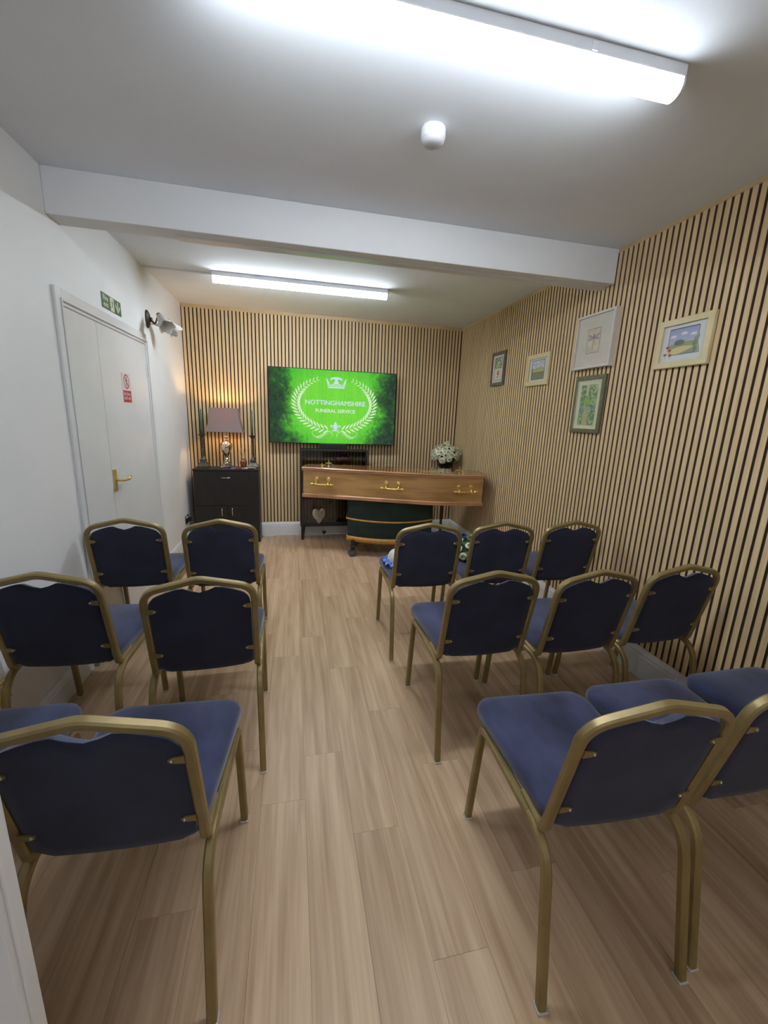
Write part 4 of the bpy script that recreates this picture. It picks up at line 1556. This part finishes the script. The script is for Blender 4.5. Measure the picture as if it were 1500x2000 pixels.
def art_landscape():
    w, h = 150, 110
    u_, v_, im = canvas(w, h)
    PAPER = (206, 208, 204)
    im[:] = PAPER
    nn = noise2(w, h, 14, 31)
    inn = (u_ > 0.11) & (u_ < 0.86) & (v_ > 0.06) & (v_ < 0.86)
    sky = np.array([150, 154, 190.0]) * (1 - v_[..., None]) + np.array([200, 200, 212.0]) * v_[..., None]
    pic = sky.copy()
    for cx, cy in ((0.22, 0.30), (0.50, 0.24), (0.74, 0.30)):
        pic = fill(pic, blob(u_, v_, cx, cy, 0.11, 0.07, 0.6), (222, 220, 220))
        pic = fill(pic, blob(u_, v_, cx, cy + 0.05, 0.12, 0.04, 0.6), (170, 170, 184), 0.7)
    pic = fill(pic, soft(0.47 + 0.04 * np.sin(u_ * 9) - v_), (160, 172, 172))
    pic = fill(pic, soft(0.52 + 0.03 * np.sin(u_ * 6 + 1) - v_), (146, 158, 116))
    pic = fill(pic, blob(u_, v_, 0.40, 0.50, 0.15, 0.10, 0.3) * (0.6 + nn), (98, 110, 92))
    pic = fill(pic, soft(0.62 - 0.08 * u_ - v_), (150, 158, 108))
    pic = fill(pic, soft(0.66 - 0.05 * u_ + 0.02 * np.sin(u_ * 10) - v_), (206, 192, 140))
    pic = fill(pic, soft(1.02 - 0.42 * u_ - v_, 0.05), (140, 150, 130))
    pic = fill(pic, soft(np.abs(v_ - 0.47 + 0.1 * (u_ - 0.6)) - 0.012) * (u_ > 0.58), (190, 190, 176))
    im = np.where(inn[..., None], pic, im)
    bd = ((np.abs(v_ - 0.065) < 0.010) & (u_ > 0.11) & (u_ < 0.865)) | ((np.abs(u_ - 0.11) < 0.007) & (v_ > 0.06) & (v_ < 0.55)) | ((np.abs(v_ - 0.86) < 0.008) & (u_ > 0.2) & (u_ < 0.8)) | ((np.abs(u_ - 0.862) < 0.006) & (v_ > 0.06) & (v_ < 0.3))
    im[bd] = (74, 76, 92)
    for cx, cy in ((0.10, 0.60), (0.17, 0.70), (0.06, 0.82), (0.20, 0.85)):
        im = fill(im, soft(np.abs(u_ - cx - 0.02 * (v_ - cy)) - 0.006, 0.01) * (v_ > cy) * (v_ < cy + 0.12), (110, 126, 90))
        im = fill(im, blob(u_, v_, cx, cy, 0.055, 0.05, 0.5), (164, 66, 70))
    for cx, top in ((0.82, 0.40), (0.86, 0.30), (0.90, 0.36), (0.79, 0.55)):
        im = fill(im, soft(np.abs(u_ - cx - 0.03 * np.sin(v_ * 9)) - 0.014, 0.014) * (v_ > top) * (v_ < 0.88), (112, 128, 98), 0.9)
    return im


def art_dragonfly():
    w, h = 80, 104
    u_, v_, im = canvas(w, h)
    nn = noise2(w, h, 6, 41)[..., None]
    im = np.array([204, 190, 170.0]) * (0.94 + 0.12 * nn)
    W = (150, 142, 152)
    for s in (-1, 1):
        for (cx, cy, rx, ry, tilt) in ((0.24, 0.30, 0.26, 0.055, -0.25), (0.22, 0.41, 0.24, 0.06, 0.18)):
            du = (u_ - 0.5) * s - cx
            dv = v_ - cy - tilt * s * 0 + tilt * (-du - 0.0)
            m_ = np.clip((1 - np.sqrt((du / rx) ** 2 + ((v_ - cy + (-tilt if False else tilt) * du * -1) / ry) ** 2)) / 0.3, 0, 1)
            im = fill(im, m_, W, 0.85)
    im = fill(im, soft(np.abs(u_ - 0.5) - 0.035, 0.02) * (v_ > 0.26) * (v_ < 0.46), (110, 104, 112))
    im = fill(im, blob(u_, v_, 0.5, 0.25, 0.06, 0.045, 0.5), (100, 96, 102))
    im = fill(im, soft(np.abs(u_ - 0.5 + 0.02 * (v_ - 0.4)) - 0.014, 0.014) * (v_ > 0.44) * (v_ < 0.88), (120, 110, 100))
    bd = (u_ < 0.03) | (u_ > 0.97) | (v_ < 0.022) | (v_ > 0.978)
    im[bd] = (146, 132, 112)
    return im


def art_garden():
    w, h = 84, 150
    u_, v_, im = canvas(w, h)
    n1, n2 = noise2(w, h, 12, 51), noise2(w, h, 30, 52)
    im[:] = (196, 196, 164)
    g = np.clip((n1 * 0.6 + n2 * 0.4 - 0.3) * 2.4, 0, 1)[..., None]
    pic = np.array([98, 128, 88.0]) * (1 - g) + np.array([168, 186, 138.0]) * g
    pic = fill(pic, soft(np.abs(u_ - 0.40) - 0.08, 0.05) * (v_ < 0.26), (196, 188, 162))
    pic = fill(pic, soft(0.12 - np.abs(u_ - 0.9) * -1 - 0.2, 0.1) * (v_ < 0.16), (190, 186, 156), 0.7)
    pic = fill(pic, blob(u_, v_, 0.48, 0.42, 0.26, 0.10, 0.5), (140, 172, 84))
    pic = fill(pic, blob(u_, v_, 0.48, 0.57, 0.2, 0.06, 0.5), (150, 164, 150))
    pic = fill(pic, soft(np.abs(u_ - 0.42) - 0.10 - 0.16 * (v_ - 0.6), 0.06) * soft(0.64 - v_, 0.04), (184, 168, 132))
    pic = fill(pic, soft(np.abs(u_ - 0.42) - 0.10 - 0.16 * (v_ - 0.6), 0.06) * soft(0.64 - v_, 0.04) * (np.sin(v_ * 90) > 0.5), (158, 142, 110), 0.5)
    for cx, cy in ((0.15, 0.5), (0.12, 0.62), (0.85, 0.55)):
        pic = fill(pic, blob(u_, v_, cx, cy, 0.16, 0.07, 0.6), (118, 136, 132), 0.8)
    return pic


def art_poppies():
    w, h = 60, 100
    u_, v_, im = canvas(w, h)
    n1 = noise2(w, h, 10, 61)
    im[:] = (206, 200, 186)
    im = fill(im, (v_ < 0.48) * np.clip(n1 * 2.2 - 0.3, 0, 1), (104, 128, 90))
    im = fill(im, blob(u_, v_, 0.45, 0.38, 0.4, 0.10, 0.5), (176, 186, 120), 0.8)
    for cx, cy in ((0.55, 0.62), (0.50, 0.70), (0.58, 0.74)):
        im = fill(im, blob(u_, v_, cx, cy, 0.14, 0.055, 0.5), (206, 66, 74))
    im = fill(im, blob(u_, v_, 0.5, 0.85, 0.16, 0.05, 0.6), (140, 150, 126))
    bd = ((v_ < 0.02) | ((v_ > 0.98) & (u_ > 0.0)) | ((u_ < 0.04) & (v_ > 0.05)) | ((u_ > 0.96) & (v_ < 0.5)))
    im[bd] = (84, 84, 82)
    return im


def art_fields():
    w, h = 90, 80
    u_, v_, im = canvas(w, h)
    n1, n2 = noise2(w, h, 10, 71), noise2(w, h, 30, 72)
    im[:] = np.array([172, 178, 196.0])
    im = fill(im, np.clip(n1 * 2 - 0.7, 0, 1) * (v_ < 0.45), (208, 208, 212))
    im = fill(im, soft(0.40 + 0.03 * np.sin(u_ * 8) - v_), (170, 172, 118))
    im = fill(im, soft(0.52 + 0.02 * np.sin(u_ * 6) - v_), (186, 178, 112))
    im = fill(im, soft(0.62 - v_), (138, 140, 110))
    im = fill(im, (v_ > 0.6) * np.clip(n2 * 1.6 - 0.3, 0, 1), (110, 116, 98), 0.8)
    im = fill(im, soft(np.abs(u_ - 0.07) - 0.03, 0.03) * (v_ > 0.4), (120, 124, 70))
    bd = (v_ < 0.03) | (v_ > 0.97) | (u_ < 0.025) | (u_ > 0.975)
    im[bd] = (88, 94, 112)
    return im


CREAMF = mat('cream_frame', rgb(216, 200, 156), 0.5, vary=rgb(206, 190, 146), scale=(10, 10, 10))
WHITEF = mat('white_frame', rgb(212, 204, 196), 0.5, vary=rgb(204, 196, 188), scale=(10, 10, 10))
GREENF = mat('olive_frame', rgb(112, 106, 78), 0.5, vary=rgb(92, 88, 62), scale=(60, 60, 60))
BROWNF = mat('brown_frame', rgb(112, 96, 84), 0.5, vary=rgb(94, 80, 70), scale=(40, 40, 40))
MNT_W = mat('white_mount', rgb(206, 208, 206), 0.8, vary=rgb(200, 202, 200), scale=(20, 20, 20))
MNT_C = mat('cream_mount', rgb(206, 206, 178), 0.8, vary=rgb(198, 198, 170), scale=(20, 20, 20))
MNT_P = mat('pinkish_mount', rgb(206, 198, 186), 0.8, vary=rgb(200, 192, 180), scale=(20, 20, 20))
picture('picture', 'small brown framed picture of red flowers, nearest the far corner', 4.118, 3.832, 1.800, 2.122, 0.020, 0.030, BROWNF, art_poppies(), MNT_P, 0.150, 0.215)
picture('picture', 'cream framed field landscape, second picture from the far corner', 3.420, 3.098, 1.758, 2.010, 0.020, 0.034, CREAMF, art_fields(), MNT_W, 0.190, 0.155)
picture('picture', 'white box framed dragonfly drawing, hung above the green garden picture', 2.780, 2.418, 1.828, 2.180, 0.036, 0.014, WHITEF, art_dragonfly(), mat('ivory_mount', rgb(206, 200, 188), 0.8, vary=rgb(200, 194, 182), scale=(20, 20, 20)), 0.125, 0.158, pdz=0.0)
picture('picture', 'olive framed green garden path picture, hung below the dragonfly drawing', 2.736, 2.440, 1.398, 1.782, 0.020, 0.026, GREENF, art_garden(), MNT_C, 0.165, 0.272, pdz=-0.005, lip=MNT_C)
picture('picture', 'cream framed landscape with poppies, the picture nearest the camera', 2.078, 1.762, 1.768, 2.016, 0.020, 0.030, CREAMF, art_landscape(), MNT_W, 0.225, 0.165)

# ------------------------------------------------------------------ things on the left wall
SIGNG = mat('sign_green', rgb(52, 92, 56), 0.5, vary=rgb(48, 86, 52), scale=(20, 20, 20))
SIGNL = mat('sign_pale', rgb(214, 218, 186), 0.5, vary=rgb(208, 212, 180), scale=(20, 20, 20))
ex = thing('exit_sign', 'green fire exit sign with running figure above the white door', 'sign', (XL, 3.197, 2.091))
ex.rotation_euler = E3(ROT_LEFT)
EW, EH = 0.148, 0.044
obj('plate', B(-EW, EW, -EH, EH, 0.0004, 0.003), SIGNG, ex)
link('lettering', fit_text(text_mesh('Fire\nexit', 0.04, 'LEFT', 0.0006), 0.072, 0.066), SIGNL, ex, loc=(-0.092, 0.0, 0.0034))
bmw = bmesh.new()
flat_poly(bmw, [[(-0.030, -0.040), (0.026, -0.040), (0.026, 0.040), (-0.030, 0.040)]])
obj('pictogram_panel', bmw, SIGNL, ex, loc=(0.008, 0, 0.0033))
bmw = bmesh.new()
flat_poly(bmw, [[(0.004 + 0.006 * math.cos(k * PI / 4), 0.028 + 0.006 * math.sin(k * PI / 4)) for k in range(8)],
                [(-0.008, 0.0), (0.004, -0.002), (0.010, 0.018), (0.0, 0.020)],
                [(0.008, 0.016), (0.018, 0.006), (0.021, 0.009), (0.010, 0.021)],
                [(0.0, 0.019), (-0.014, 0.016), (-0.018, 0.006), (-0.014, 0.005), (-0.010, 0.012), (0.0, 0.014)],
                [(-0.006, 0.0), (0.004, 0.0), (0.012, -0.014), (0.006, -0.034), (0.001, -0.034), (0.006, -0.015)],
                [(-0.008, 0.002), (0.0, -0.002), (-0.008, -0.018), (-0.024, -0.024), (-0.025, -0.019), (-0.012, -0.013)]])
obj('running_figure', bmw, SIGNG, ex, loc=(0.008, 0, 0.0036))
bmw = bmesh.new()
flat_poly(bmw, [[(-0.007, 0.034), (0.007, 0.034), (0.007, -0.010), (-0.007, -0.010)], [(0, -0.038), (0.006, -0.030), (0.0, -0.014), (-0.006, -0.030)],
                [(0.0, -0.038), (0.036, 0.002), (0.036, 0.020), (0.0, -0.020)], [(0.0, -0.038), (0.0, -0.020), (-0.036, 0.020), (-0.036, 0.002)]])
obj('arrow', bmw, SIGNL, ex, loc=(0.095, 0.0, 0.0034))

ne = thing('no_entry_sign', 'white and red no entry staff only sign on the white door', 'sign', (XL + 0.006, 3.300, 1.580))
ne.rotation_euler = E3(ROT_LEFT)
obj('plate', B(-0.076, 0.076, -0.098, 0.098, 0.0004, 0.0024), mat('sign_white', rgb(220, 210, 212), 0.5, vary=rgb(214, 204, 206), scale=(20, 20, 20)), ne)
SRED = mat('sign_red', rgb(176, 44, 56), 0.5, vary=rgb(168, 40, 50), scale=(20, 20, 20))
bmw = bmesh.new()
for k in range(36):
    a0, a1 = 2 * PI * k / 36, 2 * PI * (k + 1) / 36
    vs_ = [bmw.verts.new((r_ * math.cos(a_), 0.044 + r_ * math.sin(a_), 0)) for r_, a_ in ((0.040, a0), (0.049, a0), (0.049, a1), (0.040, a1))]
    bmw.faces.new(vs_)
flat_poly(bmw, [[(-0.032, 0.070), (-0.026, 0.076), (0.032, 0.018), (0.026, 0.012)]])
obj('prohibition_ring', bmw, SRED, ne, loc=(0, 0, 0.0029))
bmw = bmesh.new()
flat_poly(bmw, [[(0.0 + 0.006 * math.cos(k * PI / 4), 0.072 + 0.006 * math.sin(k * PI / 4)) for k in range(8)],
                [(-0.008, 0.040), (0.006, 0.040), (0.008, 0.062), (-0.006, 0.064)], [(-0.006, 0.062), (-0.018, 0.046), (-0.014, 0.043), (-0.003, 0.056)],
                [(0.006, 0.062), (0.017, 0.048), (0.014, 0.045), (0.004, 0.055)], [(-0.008, 0.041), (0.0, 0.041), (-0.006, 0.026), (-0.014, 0.010), (-0.019, 0.012), (-0.011, 0.028)],
                [(-0.001, 0.041), (0.006, 0.041), (0.010, 0.026), (0.016, 0.010), (0.011, 0.009), (0.005, 0.024)]])
obj('walking_figure', bmw, BLACKM, ne, loc=(0, 0, 0.0026))
bmw = bmesh.new()
flat_poly(bmw, [[(-0.072, -0.094), (0.072, -0.094), (0.072, -0.016), (-0.072, -0.016)]])
obj('red_panel', bmw, SRED, ne, loc=(0, 0, 0.0026))
link('lettering', fit_text(text_mesh('No Entry\nStaff only', 0.03, 'CENTER', 0.0004), 0.124, 0.058), MATS['sign_white'], ne, loc=(0, -0.055, 0.0029))

# wall sconce
sc_ = thing('wall_sconce', 'unlit bronze wall sconce with two frosted glass tulip shades', 'wall lamp', (XL, 3.885, 2.146))
bmc = bmesh.new()
n = 28
ov = lambda f, xx: [(xx, 0.042 * f * math.cos(2 * PI * k / n), 0.068 * f * math.sin(2 * PI * k / n)) for k in range(n)]
loft(bmc, [ov(1, 0.0005), ov(1, 0.010), ov(0.93, 0.014), ov(0.86, 0.014), ov(0.7, 0.022), ov(0.3, 0.027)])
autosmooth(obj('back_plate', bmc, BRONZE, sc_), 30)
bmc = bmesh.new()
lathe(bmc, [(0.0, -0.022), (0.009, -0.016), (0.012, 0.0), (0.009, 0.012), (0.0, 0.016)], 14, (0.034, 0.0, 0.0))
obj('boss', bmc, BRONZE, sc_, smooth=True)
FROST = mat('frosted_glass', rgb(226, 220, 214), 0.55, vary=rgb(212, 206, 200), scale=(30, 30, 30), trans=0.35)
for nk, op in (((0.115, -0.085, 0.022), (0.185, -0.150, -0.075)), ((0.115, 0.055, 0.016), (0.185, 0.120, -0.060))):
    nk, op = Vector(nk), Vector(op)
    ax = (op - nk).normalized()
    bmc = bmesh.new()
    sgn = -1 if nk.y < 0 else 1
    for off in (0.006, -0.006):
        pth = [Vector((0.030, 0.0, off)), Vector((0.052, sgn * 0.02, -0.030 + off)), Vector((0.075, sgn * 0.045, -0.036 + off)), Vector((0.098, nk.y * 0.9, -0.004 + off)), nk - ax * 0.012]
        tube(bmc, fillet(pth, 0.03, 4), 0.0040, 8)
    if sgn < 0:
        tube(bmc, fillet([Vector((0.085, -0.065, -0.02)), Vector((0.075, -0.09, -0.055)), Vector((0.05, -0.10, -0.05)), Vector((0.045, -0.10, -0.066))], 0.02, 4), 0.0022, 6)
    else:
        tube(bmc, fillet([Vector((0.10, 0.06, 0.02)), Vector((0.13, 0.09, 0.035)), Vector((0.16, 0.12, 0.01))], 0.03, 4), 0.0028, 6)
    arm = obj('arm', bmc, BRONZE, sc_, smooth=True)
    q = Vector((0, 0, 1)).rotation_difference(ax)
    bmc = lathe(bmesh.new(), [(0.006, -0.016), (0.017, -0.006), (0.021, 0.012), (0.019, 0.016)], 16)
    for v_ in bmc.verts:
        v_.co = q @ v_.co + nk
    obj('cup', bmc, BRONZE, arm, smooth=True)
    bmc = bmesh.new()
    NN = 40
    rings = []
    L_ = (op - nk).length
    for f, r_ in ((0.0, 0.016), (0.15, 0.026), (0.4, 0.036), (0.7, 0.043), (0.9, 0.052), (1.0, 0.060)):
        sc_amp = max(0, (f - 0.5) * 2)
        rings.append([nk + q @ Vector((r_ * math.cos(2 * PI * k / NN) * (1 + 0.05 * sc_amp * math.cos(5 * 2 * PI * k / NN)), r_ * math.sin(2 * PI * k / NN) * (1 + 0.05 * sc_amp * math.cos(5 * 2 * PI * k / NN)),
                                          f * L_ + 0.012 * sc_amp * math.cos(5 * 2 * PI * k / NN))) for k in range(NN)])
    vs_ = [[bmc.verts.new(p) for p in r] for r in rings]
    for a_, b_ in zip(vs_[:-1], vs_[1:]):
        for k in range(NN):
            bmc.faces.new((a_[k], a_[(k + 1) % NN], b_[(k + 1) % NN], b_[k]))
    sh_ = obj('glass_shade', bmc, FROST, sc_, smooth=True)
    s2 = sh_.modifiers.new('thickness', 'SOLIDIFY')
    s2.thickness = 0.003


def wall_socket(label, y, z, m, wdt=0.146):
    t = thing('wall_socket', label, 'socket', (XL, y, z))
    t.rotation_euler = E3(ROT_LEFT)
    obj('faceplate', B(-wdt / 2, wdt / 2, -0.045, 0.045, 0.0005, 0.009, bev=0.003), m, t)
    for s in (-1, 1):
        obj('rocker_switch', B(s * 0.02 - 0.006, s * 0.02 + 0.006, 0.016, 0.034, 0.009, 0.013, bev=0.001, seg=1), PLASTW, t)
        for dx, dz, w_, h_ in ((0, 0.008, 0.004, 0.008), (-0.011, -0.014, 0.007, 0.004), (0.011, -0.014, 0.007, 0.004)):
            obj('pin_slot', B(s * 0.042 + dx - w_ / 2, s * 0.042 + dx + w_ / 2, dz - h_ / 2, dz + h_ / 2, 0.0088, 0.0094), BLACKM, t)
    return t


wall_socket('brass double wall socket at the left edge behind a chair leg', 1.668, 0.338, BRASS)
ws = wall_socket('chrome wall socket with a black plug beside the black cabinet', 4.655, 0.30, CHROME)
pg = obj('plug', B(0.020, 0.064, -0.03, 0.016, 0.009, 0.04, bev=0.006), BLACKM, ws)
bmc = bmesh.new()
tube(bmc, fillet([(0.042, -0.028, 0.026), (0.042, -0.06, 0.028), (0.05, -0.16, 0.02), (0.045, -0.292, 0.026)], 0.03, 4), 0.003, 6)
obj('plug_cord', bmc, BLACKM, pg, smooth=True)
